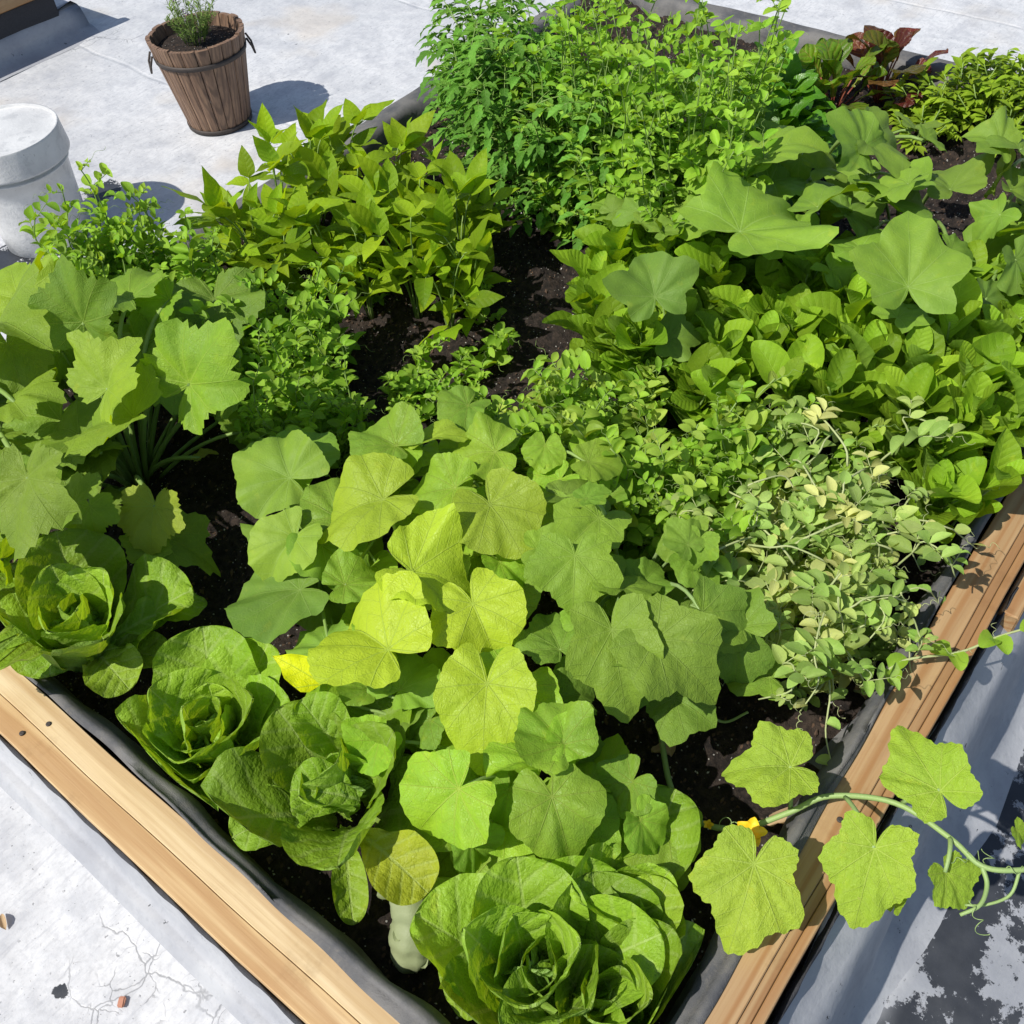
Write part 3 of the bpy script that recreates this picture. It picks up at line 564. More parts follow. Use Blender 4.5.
# ---- big lobed leaves surveyed one by one: (base x,y, tip x,y, z base, z tip, width, roll, tint hue, yellow)
def bigplant(kind,label,cat,mat,shape,leaves,crown=None,group=None,petr=.0036,stemmat='stem',extra=None,nth=72,fill=1.6,fs=.95,ls=.92,**kw):
    cs=[at(l[0],l[1],l[4]) for l in leaves]
    if crown is None:
        m_=np.mean(cs,axis=0); crown=np.array([m_[0],m_[1],0])
    else: crown=at(*crown,SOIL) if len(crown)==2 else np.array(crown)
    crown[2]=sz(crown[0],crown[1])
    root=plant(kind,label,cat,crown,group); fb=MB(); sb=MB()
    for l in leaves:
        A=at(l[0],l[1],l[4]); B=at(l[2],l[3],l[5]); B=A+(B-A)*ls
        k2=dict(kw); 
        if len(l)>10: k2.update(l[10])
        palm(fb,A,B,l[6]*.92,shape,l[7],tint=(l[8],l[9],random.random()),nth=nth,**k2)
        q=crown+(A-crown)*np.array([.12,.12,0]); mid=np.array([(q[0]*.55+A[0]*.45),(q[1]*.55+A[1]*.45),max(A[2]+.0,q[2]+.6*(A[2]-q[2]))])
        tube(sb,bez(q,mid,A-[0,0,.002],10),petr,petr*.75,6,(random.random(),0,.5))
    nf=int(len(leaves)*fill)
    for i in range(nf):
        l=random.choice(leaves); A=at(l[0]+U(-48,48),l[1]+U(-14,48),l[4]-U(.03,.11)); 
        if not(.05<A[0]<BX and .05<A[1]<BY): continue
        A[2]=max(A[2],SOIL+.05); a_=U(0,6.28); Ls=U(.05,.095)*fs; B=A+Ls*np.array([math.cos(a_),math.sin(a_),U(-.5,.15)])
        palm(fb,A,B,U(.8,1.1),shape,U(-.35,.35),tint=(U(0,.7),U(0,.12),U(0,.8)),nth=54,nr=7,**kw)
        q=crown+(A-crown)*np.array([.2,.2,0]); tube(sb,bez(q,np.array([(q[0]+A[0])/2,(q[1]+A[1])/2,max(q[2]+.03,A[2]-.01)]),A-[0,0,.002],8),petr*.8,petr*.6,5,(random.random(),0,.5))
    # low vine stem
    finish(root,[('stem',sb,M[stemmat]),('foliage',fb,mat)],crown); return root

YG=M['squash']; CK=M['cuke']; ZU=M['zuc']; PU=M['pump']
bigplant('squash_plant','squash plant with the brightest yellow-green rounded leaves, in the middle of the bed','squash plant',YG,'squash',[
 (388,650,332,610,.45,.44,1.10,.10,.9,.55),(473,604,499,664,.45,.42,1.05,-.1,.9,.50),(412,572,478,588,.46,.43,1.25,.05,.7,.42),
 (487,684,481,764,.43,.40,1.02,.0,.8,.45),(490,505,522,552,.47,.45,1.25,-.05,.8,.45),(383,500,312,524,.46,.44,1.05,.1,.8,.45),
],(430,640),extra=lambda sb,fb,c:None)
bigplant('squash_plant','squash plant with fresh green round leaves just above the two front lettuces','squash plant',YG,'squash',[
 (459,789,412,832,.41,.37,1.25,.25,.3,.06),(552,797,574,866,.42,.385,1.02,-.05,.4,.10),(562,745,528,702,.44,.45,1.1,.1,.3,.05),(564,742,598,726,.44,.43,.9,-.3,.3,.0),
 (640,820,662,852,.36,.33,1.1,0,.0,.0),(380,740,350,770,.37,.35,1.1,.2,.1,0),(430,720,400,740,.37,.35,1.1,0,.0,0),(510,790,500,830,.37,.34,1.,0,.1,0),(470,840,490,870,.35,.32,1.1,0,.0,0),(330,700,300,690,.36,.34,1.1,0,.2,0),(600,860,620,880,.33,.31,1.1,0,.2,0),(370,690,345,670,.38,.38,1.1,0,.1,0),(632,782,600,815,.37,.34,1.0,0,.0,0),
],(560,790))
bigplant('squash_plant','squash plant with grey-green leaves on the edge of the bare dark soil gap','squash plant',PU,'squash',[
 (290,478,236,455,.43,.44,1.15,.3,.4,.1),(295,538,258,582,.42,.39,1.0,.1,.7,.15),(300,590,226,598,.38,.36,1.1,.0,.0,.0),
 (322,545,368,580,.40,.37,1.1,0,.1,0),(300,470,330,430,.40,.42,1.0,0,.0,.0),(330,650,290,640,.38,.36,1.0,0,.5,0),(400,690,432,655,.38,.38,1.2,0,.0,0),
],(320,560))
bigplant('squash_plant','squash plant with pale green leaves at the back of the squash patch','squash plant',YG,'squash',[
 (396,446,356,430,.47,.47,1.15,.1,.3,.05),(402,448,395,472,.46,.44,1.4,.1,.3,.05),(495,452,448,458,.47,.46,1.2,.2,.5,.15),(455,488,408,500,.46,.44,1.1,.3,.3,.1),
 (468,406,440,424,.46,.46,1.2,.0,.1,.0),(545,446,540,474,.46,.44,1.1,.1,.4,.1),(588,462,622,468,.46,.45,1.1,-.1,.6,.15),(500,562,528,585,.41,.39,1.2,0,.0,0),
 (560,480,530,500,.43,.41,1.1,0,.2,0),(430,440,470,428,.47,.49,.7,.3,.9,.3),(345,585,385,570,.41,.40,1.1,.0,.2,0),
],(460,470))
bigplant('cucumber_plant','cucumber plant with angular toothed leaves between the squash and the tangled peas','cucumber plant',CK,'cuke',[
 (575,556,572,620,.49,.45,1.15,0,.8,.05),(612,630,626,716,.48,.43,.95,-.15,.9,.12),(655,640,724,700,.48,.45,.95,-.25,.9,.10),
 (702,612,752,650,.48,.43,1.0,-.3,.1,.05),(688,545,668,516,.50,.52,1.0,.1,.7,.0),(700,540,690,572,.50,.47,1.1,0,.6,.0),(586,499,612,490,.52,.52,1.1,.1,.0,.0),
 (640,660,640,712,.40,.36,1.1,0,.0,0),(560,650,540,610,.41,.40,1.1,0,.0,0),(590,625,560,650,.42,.4,1.0,0,.1,0),(735,640,738,700,.42,.36,.9,0,.0,0),(640,590,660,560,.42,.42,1.1,0,.0,0),(560,700,600,690,.38,.36,1.1,0,.0,0),
],(630,600),stemmat='cukestem',groove=.03,wav=.07)
# small dark green leaf bunch, young growth tip
# ---- zucchini, left edge
bigplant('zucchini_plant','zucchini plant with tall toothed leaves on bare stalks beside the dark soil gap','zucchini plant',ZU,'zuc',[
 (108,389,128,342,.56,.62,1.3,-.1,.8,.15,dict(cup=-.0,fold=.2)),(84,322,62,268,.60,.69,1.0,.4,.0,.0),(190,384,222,336,.55,.63,1.1,-.7,.4,.0),
 (155,506,150,546,.40,.36,1.35,-.1,.5,.5),(90,506,96,536,.42,.38,1.1,.1,.4,.1),(100,452,124,442,.42,.41,.9,.3,.5,.1),(170,300,148,325,.50,.47,1.2,0,.0,.0),
 (140,350,185,395,.44,.40,1.1,0,.0,0),(215,300,225,345,.44,.41,1.1,0,.1,0),(60,350,85,380,.46,.42,1.1,0,.1,0),(200,458,214,450,.30,.30,.9,.4,.9,.85),(130,300,100,290,.52,.50,1.1,0,.2,0),
 (235,390,210,415,.36,.33,1.1,0,.1,0),(85,425,60,440,.42,.38,1.2,0,.1,0),
],(135,480),petr=.0055,groove=.03,wav=.08,ls=1.12,fs=1.15,fill=1.5)
bigplant('zucchini_plant','zucchini plant with large pale sunlit leaves, cut by the left edge of the photo','zucchini plant',ZU,'zuc',[
 (28,478,24,545,.54,.48,1.15,-.2,.7,.15),(15,402,44,385,.53,.57,1.2,.2,.7,.1),(-8,335,14,305,.58,.67,1.2,.2,.9,.1),(22,300,6,264,.55,.58,1.3,.3,.9,.15),(40,300,60,275,.5,.52,1.,0,.5,.1),
 (-10,440,20,432,.50,.48,1.2,.3,.5,.1),(0,560,14,575,.44,.40,1.2,0,.5,.1),(-12,520,10,520,.46,.42,1.3,0,.4,.0),(40,360,20,350,.44,.42,1.2,0,.1,0),(60,440,40,420,.42,.4,1.1,0,.1,0),(30,430,60,460,.42,.38,1.1,0,.1,0),(-30,370,0,360,.52,.5,1.3,0,.4,0),
],(5,440),petr=.0055,groove=.03,wav=.08,ls=1.12,fs=1.15,fill=1.5)
# ---- pumpkins, back right
bigplant('pumpkin_plant','pumpkin plant with very large grey-green leaves in front of the spinach and red chard','pumpkin plant',PU,'pump',[
 (740,232,806,200,.56,.56,1.15,-.15,.8,.0),(762,156,822,132,.58,.62,1.1,.1,.9,.05),(745,178,690,178,.56,.53,1.1,.25,.8,.0),(862,148,832,116,.58,.64,1.3,.35,.4,.0),
 (868,140,912,150,.58,.54,1.0,-.35,.8,.05),(925,140,944,150,.52,.50,1.1,0,.6,.0),(818,208,860,182,.55,.57,.95,.5,.6,.0),(640,212,616,222,.50,.48,1.2,.2,.4,0),(662,232,688,222,.50,.50,1.1,.1,.7,.0),
 (770,182,840,175,.48,.45,1.3,0,.0,.0),(790,240,830,255,.46,.44,1.2,0,.0,.0),(720,205,700,230,.50,.46,1.2,0,.2,.0),(800,160,780,185,.50,.46,1.2,0,.1,0),(845,215,880,225,.48,.46,1.2,0,.1,0),(690,165,670,150,.50,.50,1.1,.0,.4,.0),
],(790,215),petr=.005,ls=1.04,fs=1.35,fill=.9)
bigplant('pumpkin_plant','pumpkin plant whose wide five-pointed leaf stands over the ribbed oval leaves on the right','pumpkin plant',PU,'pump',[
 (908,287,908,222,.56,.62,1.2,.0,.9,.0,dict(cup=-.05)),(900,190,870,175,.52,.50,1.1,0,.2,.05),(880,200,930,205,.50,.47,1.2,0,.1,0),(950,190,930,165,.5,.5,1.2,0,.6,.1),(860,250,840,230,.47,.45,1.2,0,.1,0),(950,250,975,265,.48,.45,1.2,0,.0,0),(830,270,855,290,.46,.44,1.1,0,.2,0),
],(900,240),petr=.005,ls=1.04,fs=1.35,fill=.9)
bigplant('pumpkin_plant','pumpkin plant with broad drooping leaves at the upper right edge of the photo','pumpkin plant',PU,'pump',[
 (1000,145,968,128,.58,.60,1.3,.3,.8,.05),(1020,150,1045,140,.58,.56,1.2,0,.8,0),(1010,170,990,195,.52,.46,1.3,.0,.8,.2),(1000,215,970,240,.50,.45,1.2,0,.2,0),(985,300,1010,320,.46,.42,1.2,0,.0,0),(1015,260,1030,300,.48,.42,1.1,0,.0,0),(1035,230,1000,235,.50,.46,1.1,0,.5,.1),(1010,190,1040,215,.5,.46,1.2,0,.6,.1)
],(1020,220),petr=.005,ls=1.04,fs=1.35,fill=.9)
bigplant('pumpkin_plant','young pumpkin plant with one blue-green pointed leaf among the ribbed oval leaves','pumpkin plant',PU,'pump',[
 (655,297,642,240,.54,.60,1.15,.1,.1,.0,dict(cup=-.04,kind='pump')) if False else (655,297,642,240,.54,.60,1.15,.1,.1,.0),(640,222,665,226,.5,.5,1.2,0,.8,.1),(690,215,670,200,.5,.5,1.2,0,.5,.1),(612,212,634,196,.46,.48,1.1,.1,.5,.05)
],(650,270))

# ---- trailing cucumber vine over the right-hand board
cr=at(690,800,SOIL); cr[2]=sz(cr[0],cr[1]); vine=plant('cucumber_vine','trailing cucumber vine with bright leaves and curling tendrils hanging over the right-hand board','cucumber vine',cr)
vs=MB(); P=[at(660,730,.22),at(672,790,.235),at(700,822,.25),at(742,828,.28),at(790,812,.32),at(830,796,.345),at(895,803,.36),at(950,838,.37),at(982,866,.375),at(1020,870,.38),at(1060,862,.38)]
tube(vs,smooth_path(P,7),.0046,.0032,8,(.8,0,.5))
for pts,r in (([at(660,730,.22),at(700,715,.25),at(725,722,.24),at(748,712,.26)],.0028),([at(982,866,.375),at(987,885,.37),at(980,905,.37),at(960,915,.36)],.0032),([at(1020,870,.38),at(1010,895,.36),at(985,905,.35),at(965,905,.34)],.0022)): tube(vs,smooth_path(pts,6),r,r*.7,7,(.7,0,.5))
for a,b,z0,z1,k in (((742,828),(755,862),.28,.37,.03),((790,812),(790,766),.31,.39,.02),((845,797),(874,848),.35,.41,.02),((902,803),(940,790),.36,.42,.02),((950,838),(945,872),.37,.37,.02),((700,822),(690,842),.25,.28,.02)):
    A=at(*a,z0);B=at(*b,z1); tube(vs,bez(A,(A+B)/2+[0,0,k],B,9),.0032,.0026,7,(.9,0,.5))
vs.build('stem',M['cukestem'],vine,cr)
for l in ((790,767,718,768,.39,.385,1.12,.05,.7,.05),(754,864,728,958,.375,.34,1.08,.05,.9,.12),(875,848,852,930,.41,.37,1.05,-.2,.8,.05),(940,791,897,724,.42,.42,1.0,.45,.3,.0),(945,872,968,912,.36,.33,1.2,.0,.2,.0),(895,905,905,880,.34,.34,.5,0,.3,0),(1016,830,1030,850,.42,.40,.9,0,.5,.0)):
    lb=MB(); palm(lb,at(l[0],l[1],l[4]),at(l[0]+(l[2]-l[0])*.88,l[1]+(l[3]-l[1])*.88,l[5]),l[6]*.85,'cuke',l[7],tint=(l[8],l[9],.7),groove=.026,wav=.05,nth=110,nr=14,cup=-.14,sinus=.45); lb.build('leaf',M['cukeyoung'],vine,cr)
def spiral(mb,p,d,turns=2.5,r=.007,L=.04,rad=.0007,tint=(.9,0,.5)):
    d=np.asarray(d,float); d/=np.linalg.norm(d); s=np.cross(d,[.3,.2,1]); s/=np.linalg.norm(s); b=np.cross(d,s); t=np.linspace(0,1,int(10*turns)+6)
    pts=[p+d*L*x+r*(.2+x)*(s*math.cos(6.28*turns*x)+b*math.sin(6.28*turns*x))-np.array([0,0,.01*x*x]) for x in t]; tube(mb,pts,rad,rad*.7,4,tint)
for a,z,d in (((950,862),.37,(.5,-.5,.3)),((985,880),.37,(.8,.2,.2)),((1000,868),.38,(.3,-.8,.4)),((905,803),.36,(.6,.3,.5)),((742,828),.28,(-.3,.5,.5)),((970,900),.37,(-.6,-.6,.1))):
    tb=MB(); spiral(tb,at(*a,z),d); tb.build('tendril',M['cukestem'],vine,cr)
def flower(px,py,z,parent,org,s=1.,n=5):
    p=at(px,py,z); fb=MB()
    for k in range(n): strip(fb,p,k*2*math.pi/n+.3,1.1,.1,.020*s,.014*s,'oval',4,6,cup=.25,rip=.1,tint=(random.random(),0,.5))
    tube(fb,[p,p+[0,0,.006*s]],.002*s,n=6); return fb.build('flower',M['petal'],parent,org)
flower(750,836,.315,vine,cr,1.35); flower(708,826,.262,vine,cr,.5)
# second vine end reaching in from the right over the board
cr2=at(905,650,.3); 
# ---- yellow withered leaf in the squash
mb=MB(); p=at(322,684,.385); strip(mb,p,math.atan2(*(at(296,668,.4)-p)[[1,0]]),.5,.0,.085,.07,'bean',8,12,cup=.3,rip=.09,roll=.5,pucker=.02,tint=(1,1,1)); o=mb.build('withered_leaf',M['squash'],origin=p); o.location=Vector(p); tag(o,'pure yellow withered squash leaf lying between the left lettuces','fallen leaf')
# ---- lettuces
def lettuce(px,py,z,s,label,n=24,open_=1.,seed=1,lean=(0,0),az0=0.,heart=True,skipaz=None):
    st=random.getstate(); random.seed(seed)
    c=at(px,py,z); g=np.array([c[0],c[1],sz(c[0],c[1])]); base=g+[0,0,.02]
    root=plant('lettuce',label,'lettuce',g); fb=MB(); hb=MB()
    n=int(n*.6)
    for i in range(n):
        t=i/(n-1); az=az0+i*2.39996+U(-.35,.35)
        # inner leaves short and upright, outer ones long and spread
        L=s*(.10+.10*t**.7)*U(.85,1.12); W=s*(.085+.075*t)*U(.85,1.12)
        e0=R(86-26*t*open_+U(-6,6)); e1=R(104-92*t**.9*open_+U(-14,14)); r0=.010*s+.018*s*t
        b0=base+[r0*math.cos(az),r0*math.sin(az),(.035*(1-t)+.0)*s]
        strip(fb,b0,az,e0,e1,L,W,'lettuce',14,22,cup=(.42-.20*t),rip=.03+.04*t,rf=U(1.4,2.8),pucker=.016+.012*t,roll=U(-.18,.18),twist=U(-.3,.3),tint=(.75-.5*t+U(-.1,.2),.12*(1-t)*U(0,1),U(.2,.8)))
    for i in range(7):
        az=az0+i*2.4+1; strip(hb,base+[.004*math.cos(az),.004*math.sin(az),.05*s],az,R(86),R(125-5*i),s*(.062+.003*i),s*.055,'lettuce',10,12,cup=.5,rip=.1,rf=3,pucker=.03,tint=(U(0,1),0,U(.3,.8)))
    for V_ in fb.v:
        m_=(V_[:,2]<.40)&(V_[:,0]<.05); V_[m_,0]=.05+(V_[m_,0]-.05)*.12
        m_=(V_[:,2]<.40)&(V_[:,1]<.05); V_[m_,1]=.05+(V_[m_,1]-.05)*.12
    finish(root,[('leaves',fb,M['lettuce']),('heart',hb,M['heart'])],g); random.setstate(st); return root
lettuce(70,622,.36,1.1,'lettuce with broad loose leaves at the left edge, below the zucchini plants',20,1.1,3,az0=.4)
lettuce(203,722,.34,1.02,'round lettuce with a cupped dark heart beside the near left board',26,.92,11,az0=1.3)
lettuce(338,775,.36,1.04,'loose upright lettuce with a yellowing lower leaf and a thick pale bare stem',17,1.05,21,az0=2.2)
lettuce(532,968,.36,1.05,'bright open lettuce in the front corner with a puckered pale heart','24' and 24,.95,5,az0=.2)
lettuce(610,1000,.355,.95,'lettuce cut by the bottom edge, right of the bright front corner lettuce',22,.95,8,az0=2.)
lettuce(632,898,.32,.85,'small lettuce with puckered round leaves tucked behind the front corner lettuces',12,1.1,17,az0=1.)
# a few surveyed outer leaves
def singles(mat,L,root):
    org=np.array(root.location); fb=MB()
    for (x0,y0,z0,x1,y1,z1,W,cup,roll,hue,yel) in L:
        a=at(x0,y0,z0); b=at(x1,y1,z1); d=b-a; az=math.atan2(d[1],d[0]); e=math.atan2(d[2],math.hypot(d[0],d[1])); strip(fb,a,az,e+.35,e-.35,np.linalg.norm(d)*1.02,W,'lettuce',12,20,cup=cup,rip=.07,pucker=.03,roll=roll,tint=(hue,yel,.5))
    fb.build('outer_leaves',mat,root,org)
LT={o['label'][:12]:o for o in list(scene.objects) if o.name.startswith('lettuce') and o.get('category')}
for k,o in LT.items():
    if k.startswith('loose uprigh'): singles(M['lettuce'],[(330,800,.27,232,838,.30,.085,.15,.1,.4,0),(345,830,.25,354,925,.24,.05,.3,.2,.3,.1),(362,835,.34,428,893,.33,.088,.3,-.1,.9,.55),(345,760,.32,300,700,.40,.08,.35,0,.3,.0),(360,800,.33,290,790,.36,.08,.3,.2,.2,.0)],o)
    if k.startswith('lettuce with'): singles(M['lettuce'],[(110,640,.32,205,600,.30,.09,.1,.1,.2,0),(95,650,.30,130,690,.30,.09,.2,0,.9,.1),(60,620,.28,50,676,.31,.12,.12,0,.3,.0),(90,650,.30,170,660,.28,.07,.2,0,.6,.1)],o)
    if k.startswith('bright open '): singles(M['lettuce'],[(510,960,.28,445,995,.26,.09,.1,.1,.7,.1),(640,950,.28,668,880,.36,.085,.25,.2,.6,.1)],o)

lo_=[o for k,o in LT.items() if k.startswith('loose uprigh')][0]; a=at(398,868,.33); b=at(421,966,.222); fb=MB(); d=b-a; n=26
tt=np.linspace(0,1,n); pr_=[.024+.007*sm((t-.2)/.5)+.0015*math.sin(t*21)+.001*math.sin(t*47) for t in tt]; pr_[-4:]=[.029,.025,.017,.006]
tube(fb,[a+d*t+np.array([.006*math.sin(t*5),.003*math.sin(t*9),0]) for t in tt],pr_,None,22)
V_=fb.v[-1]; ang=np.tile(np.arange(22),n); V_+=0.0016*np.sin(ang*2.0+V_[:,2]*90)[:,None]*np.array([1,1,.2]); 
for k in range(9):
    t=.15+.09*k; q=a+d*t; strip(fb,q+[.02*math.cos(k*2.4),.02*math.sin(k*2.4),0],k*2.4,.6,.1,.016,.018,'round',3,4,cup=.3,tint=(U(0,1),0,.5))
fb.build('bare_stem',M['fruit'],lo_,np.array(lo_.location))
# ---- small bushy kinds: a few built plants, then copies
def bean_proto(h=.24):
    root=plant('bean_plant','','bean plant',(0,0,0)); fb=MB();sb=MB()
    for k in range(random.randint(9,10)):
        az=U(0,6.28); hh=h*U(.22,1.0); out=U(.02,.08)*(1.2-.4*hh/h)
        tip=np.array([out*math.cos(az),out*math.sin(az),hh]); tube(sb,bez([.006*math.cos(az),.006*math.sin(az),0],[tip[0]*.3,tip[1]*.3,hh*.8],tip,8),.0022,.0014,5,(U(0,1),0,.5))
        az2=az+U(-.6,.6); s=U(.8,1.2); hue=U(0,1)
        for da,l in ((0,.090),(1.25,.078),(-1.25,.078)):
            b=tip+ (np.array([.018*math.cos(az2),.018*math.sin(az2),.004]) if da==0 else 0)
            if da==0: tube(sb,[tip,b],.0012,n=4)
            e=U(.1,1.4); strip(fb,b,az2+da+U(-.2,.2),e,e-U(.2,1.0),l*s,l*s*.74,'bean',6,9,cup=U(-.05,.32),rip=.04,rf=1.4,pucker=.012,roll=U(-.5,.5),twist=U(-.3,.3),tint=(hue*.7+U(0,.3),U(0,.22),U(.2,1)))
    finish(root,[('stem',sb,M['stem']),('foliage',fb,M['bean'])],np.zeros(3)); return root
def oval_proto(h=.24):
    root=plant('leafy_plant','','leafy plant',(0,0,0)); fb=MB();sb=MB()
    for k in range(random.randint(3,4)):
        az=U(0,6.28); hh=h*U(.7,1.05); out=U(.01,.06); tip=np.array([out*math.cos(az),out*math.sin(az),hh]); pts=bez([0,0,0],[tip[0]*.2,tip[1]*.2,hh*.6],tip,10); tube(sb,pts,.003,.0018,5,(U(0,1),0,.5))
        a0=U(0,6.28)
        for q in range(9):
            t=.35+.65*q/8; p=pts[min(8,int(t*9))]; a_=a0+q*2.4; inner=q>6
            L=(.108 if not inner else .072)*U(.75,1.15); e=R(U(38,88)) if not inner else R(U(60,88))
            strip(fb,p,a_,e,e-R(U(5,48)),L,L*U(.50,.60),'obov',6,9,cup=U(.05,.4),rip=.04,rf=U(1,2.5),pucker=.022,roll=U(-.35,.35),twist=U(-.2,.2),tint=(U(0,.6)+(.4 if inner else 0),U(0,.12),U(0,1)))
    finish(root,[('stem',sb,M['stem']),('foliage',fb,M['oval'])],np.zeros(3)); return root
def pea_proto(h=.28,lean=.12,mat='pea',yel=.1,n=4,name='pea_plant',tl=1.,sag=0.,nodes=3,sz_=.9,up_=0):
    root=plant(name,'','pea plant',(0,0,0)); fb=MB();sb=MB();tb=MB()
    for k in range(n):
        az=U(0,6.28); hh=h*U(.6,1.05); P=[np.zeros(3)]; m_=6
        for j in range(1,m_+1):
            t=j/m_; P.append(np.array([lean*t*math.cos(az)+U(-.014,.014),lean*t*math.sin(az)+U(-.014,.014),hh*(t if not sag else math.sin(t*2.2)*1.05)]))
        pts=smooth_path(P,4); tube(sb,pts,.0020,.0012,5,(U(0,1),0,.5))
        for j in range(2,len(pts),nodes):
            p=pts[j]; t=j/len(pts); a_=U(0,6.28); s=sz_*U(.5,1.3)*(1.1-.35*t); yy=U(0,1)**3*yel*3+(.25*yel if t<.3 else 0); hue=U(0,1)
            for d in (0,math.pi): # clasping stipules
                strip(fb,p,a_+d+U(-.3,.3),R(U(0,60)+20*up_),R(U(-30,40)+20*up_),.040*s,.024*s,'oval',4,6,cup=U(.1,.5),roll=U(-.5,.5),tint=(hue,yy,U(.2,1)))
            d=np.array([math.cos(a_+1.57),math.sin(a_+1.57),U(.2,.9)]); d/=np.linalg.norm(d); Lr=.045*s; e_=p+d*Lr; tube(sb,[p,p+d*Lr*.5,e_],.0008,n=4)
            for q in (.45,.9):
                for sd_ in (1.3,-1.3):
                    strip(fb,p+d*Lr*q,a_+1.57+sd_+U(-.3,.3),R(U(-10,60)),R(U(-50,30)),.036*s,.019*s,'oval',4,6,cup=U(.05,.5),roll=U(-.6,.6),tint=(hue,yy,U(.2,1)))
            if U(0,1)<.75*tl: spiral(sb,e_,d,U(1,2.5),.004,U(.02,.05),.0004)
    if mat=='peadry':
        for k in range(4):
            az=U(0,6.28); L_=U(.09,.19); q0=np.array([U(-.03,.03),U(-.03,.03),h*U(.4,.95)]); d_=np.array([math.cos(az),math.sin(az),0]); pp_=[q0+d_*L_*t+np.array([U(-.012,.012),U(-.012,.012),.05*math.sin(t*3.1)-.05*t]) for t in np.linspace(0,1,6)]; pt_=smooth_path(pp_,4); tube(sb,pt_,.0019,.0011,5,(U(.4,1),0,.5))
            for j in range(4,len(pt_),5): strip(fb,pt_[j],U(0,6.28),R(U(-20,60)),R(U(-40,30)),U(.018,.03),U(.012,.022),'round',4,6,cup=U(0,.5),roll=U(-.8,.8),tint=(U(0,1),U(0,1)**3*.9,U(.2,1)))
            spiral(sb,pt_[-1],d_+[0,0,.3],U(1.5,3),.005,.04,.0006)
    finish(root,[('stem',sb,M['pale' if mat=='peadry' else 'stem']),('foliage',fb,M[mat]),('tendril',tb,M['pale'])],np.zeros(3)); return root
def tomato_proto(h=.42):
    root=plant('tomato_plant','','tomato plant',(0,0,0)); fb=MB();sb=MB()
    for k in range(3):
        az=U(0,6.28); tip=np.array([.07*math.cos(az),.07*math.sin(az),h*U(.8,1)]); pts=bez([0,0,0],[0,0,h*.6],tip,14); tube(sb,pts,.004,.0022,6,(.3,0,.5))
        for j in range(2,14):
            for _ in range(2):
                p=pts[j]; a_=U(0,6.28); d=np.array([math.cos(a_),math.sin(a_),U(.1,.7)]); Lr=U(.10,.16)*(1.1-.4*j/14); e_=p+d*Lr*.9-np.array([0,0,.25*Lr]); rp=bez(p,p+d*Lr*.6,e_,7); tube(sb,rp,.0014,.0009,4,(.6,0,.5)); hue=U(0,1)
                for q,l in ((2,.03),(4,.036),(5,.026)):
                    for sd_ in (1.15,-1.15):
                        strip(fb,rp[q],a_+sd_+U(-.2,.2),R(U(-10,35)),R(U(-70,0)),l*U(1.,1.4),l*.62,'tomato',4,8,cup=U(.1,.4),pucker=.03,roll=U(-.4,.4),tint=(hue,U(0,.06),U(.1,1)))
                strip(fb,rp[6],a_,R(U(-20,20)),R(U(-80,-30)),.05,.03,'tomato',4,8,cup=.2,pucker=.03,tint=(hue,0,U(.1,1)))
    finish(root,[('stem',sb,M['stem']),('foliage',fb,M['tomato'])],np.zeros(3)); return root
def rosette_proto(kind,label,cat,h,n,L,W,mat,stem,shape='spoon',red=0.,e=(35,85)):
    root=plant(kind,'',cat,(0,0,0)); fb=MB();sb=MB()
    for i in range(n):
        t=i/n; az=i*2.4+U(-.3,.3); el=R(e[1]-(e[1]-e[0])*t+U(-8,8)); pl=h*U(.3,.62); d=np.array([math.cos(az)*math.cos(el),math.sin(az)*math.cos(el),math.sin(el)]); p=d*pl+[0,0,.0]
        tube(sb,bez(np.array([.006*math.cos(az),.006*math.sin(az),0]),d*pl*.5+[0,0,.01],p,6),.0028,.002,5,(U(0,1),0,.5))
        strip(fb,p,az,el,el-R(U(20,85)),L*U(.75,1.2),W*U(.8,1.2),shape,6,10,cup=U(.0,.3),rip=.06,rf=2,pucker=.03,roll=U(-.5,.5),tint=(U(0,1),min(1,red*U(.3,1.5)) if red else 0,U(.1,1)))
    finish(root,[('stem',sb,M[stem]),('foliage',fb,M[mat])],np.zeros(3)); return root

def spread(protos,spots,zc,group,labels,sc=(.9,1.12)):
    """spots: (px,py[,z[,scale]]) of the crown's centre; every plant its own object"""
    used=set()
    for i,s in enumerate(spots):
        px,py=s[0],s[1]; z=s[2] if len(s)>2 and s[2] else zc; k=s[3] if len(s)>3 else U(*sc)
        pos=ground(px,py,z); pr=protos[i%len(protos)]; lab=labels.get(i,labels['*'])
        if id(pr) not in used:
            used.add(id(pr)); pr.location=Vector(pos); pr.rotation_euler.z=U(0,6.28); pr.scale=(k,k,k); pr['label']=lab; pr['group']=group
        else: dup(pr,pos,U(0,6.28),k,lab); 
    
# beans
bs=[(238,200),(270,185),(305,165),(335,150),(350,190),(300,215),(250,225),(325,235),(375,225),(412,205),(428,172),(385,165),(452,222),(462,200),(405,250),(440,268),(465,250),(355,250),(275,240)]
P_=[bean_proto() for _ in range(5)]
spread(P_,[(a+2,b-4) for a,b in bs],.40,'bean plants in the patch behind the pea seedlings',{0:'bean plant at the left tip of the bean patch, against the white roof',3:'tall bean plant with pointed leaves nearest the barrel planter',10:'bean plant whose upright pointed leaf stands before the tomato plants',16:'bean plant at the right end of the patch, next to the bare soil',15:'low bean plant at the front right corner of the patch','*':'pointed-leaf bean plant packed inside the bean patch'})
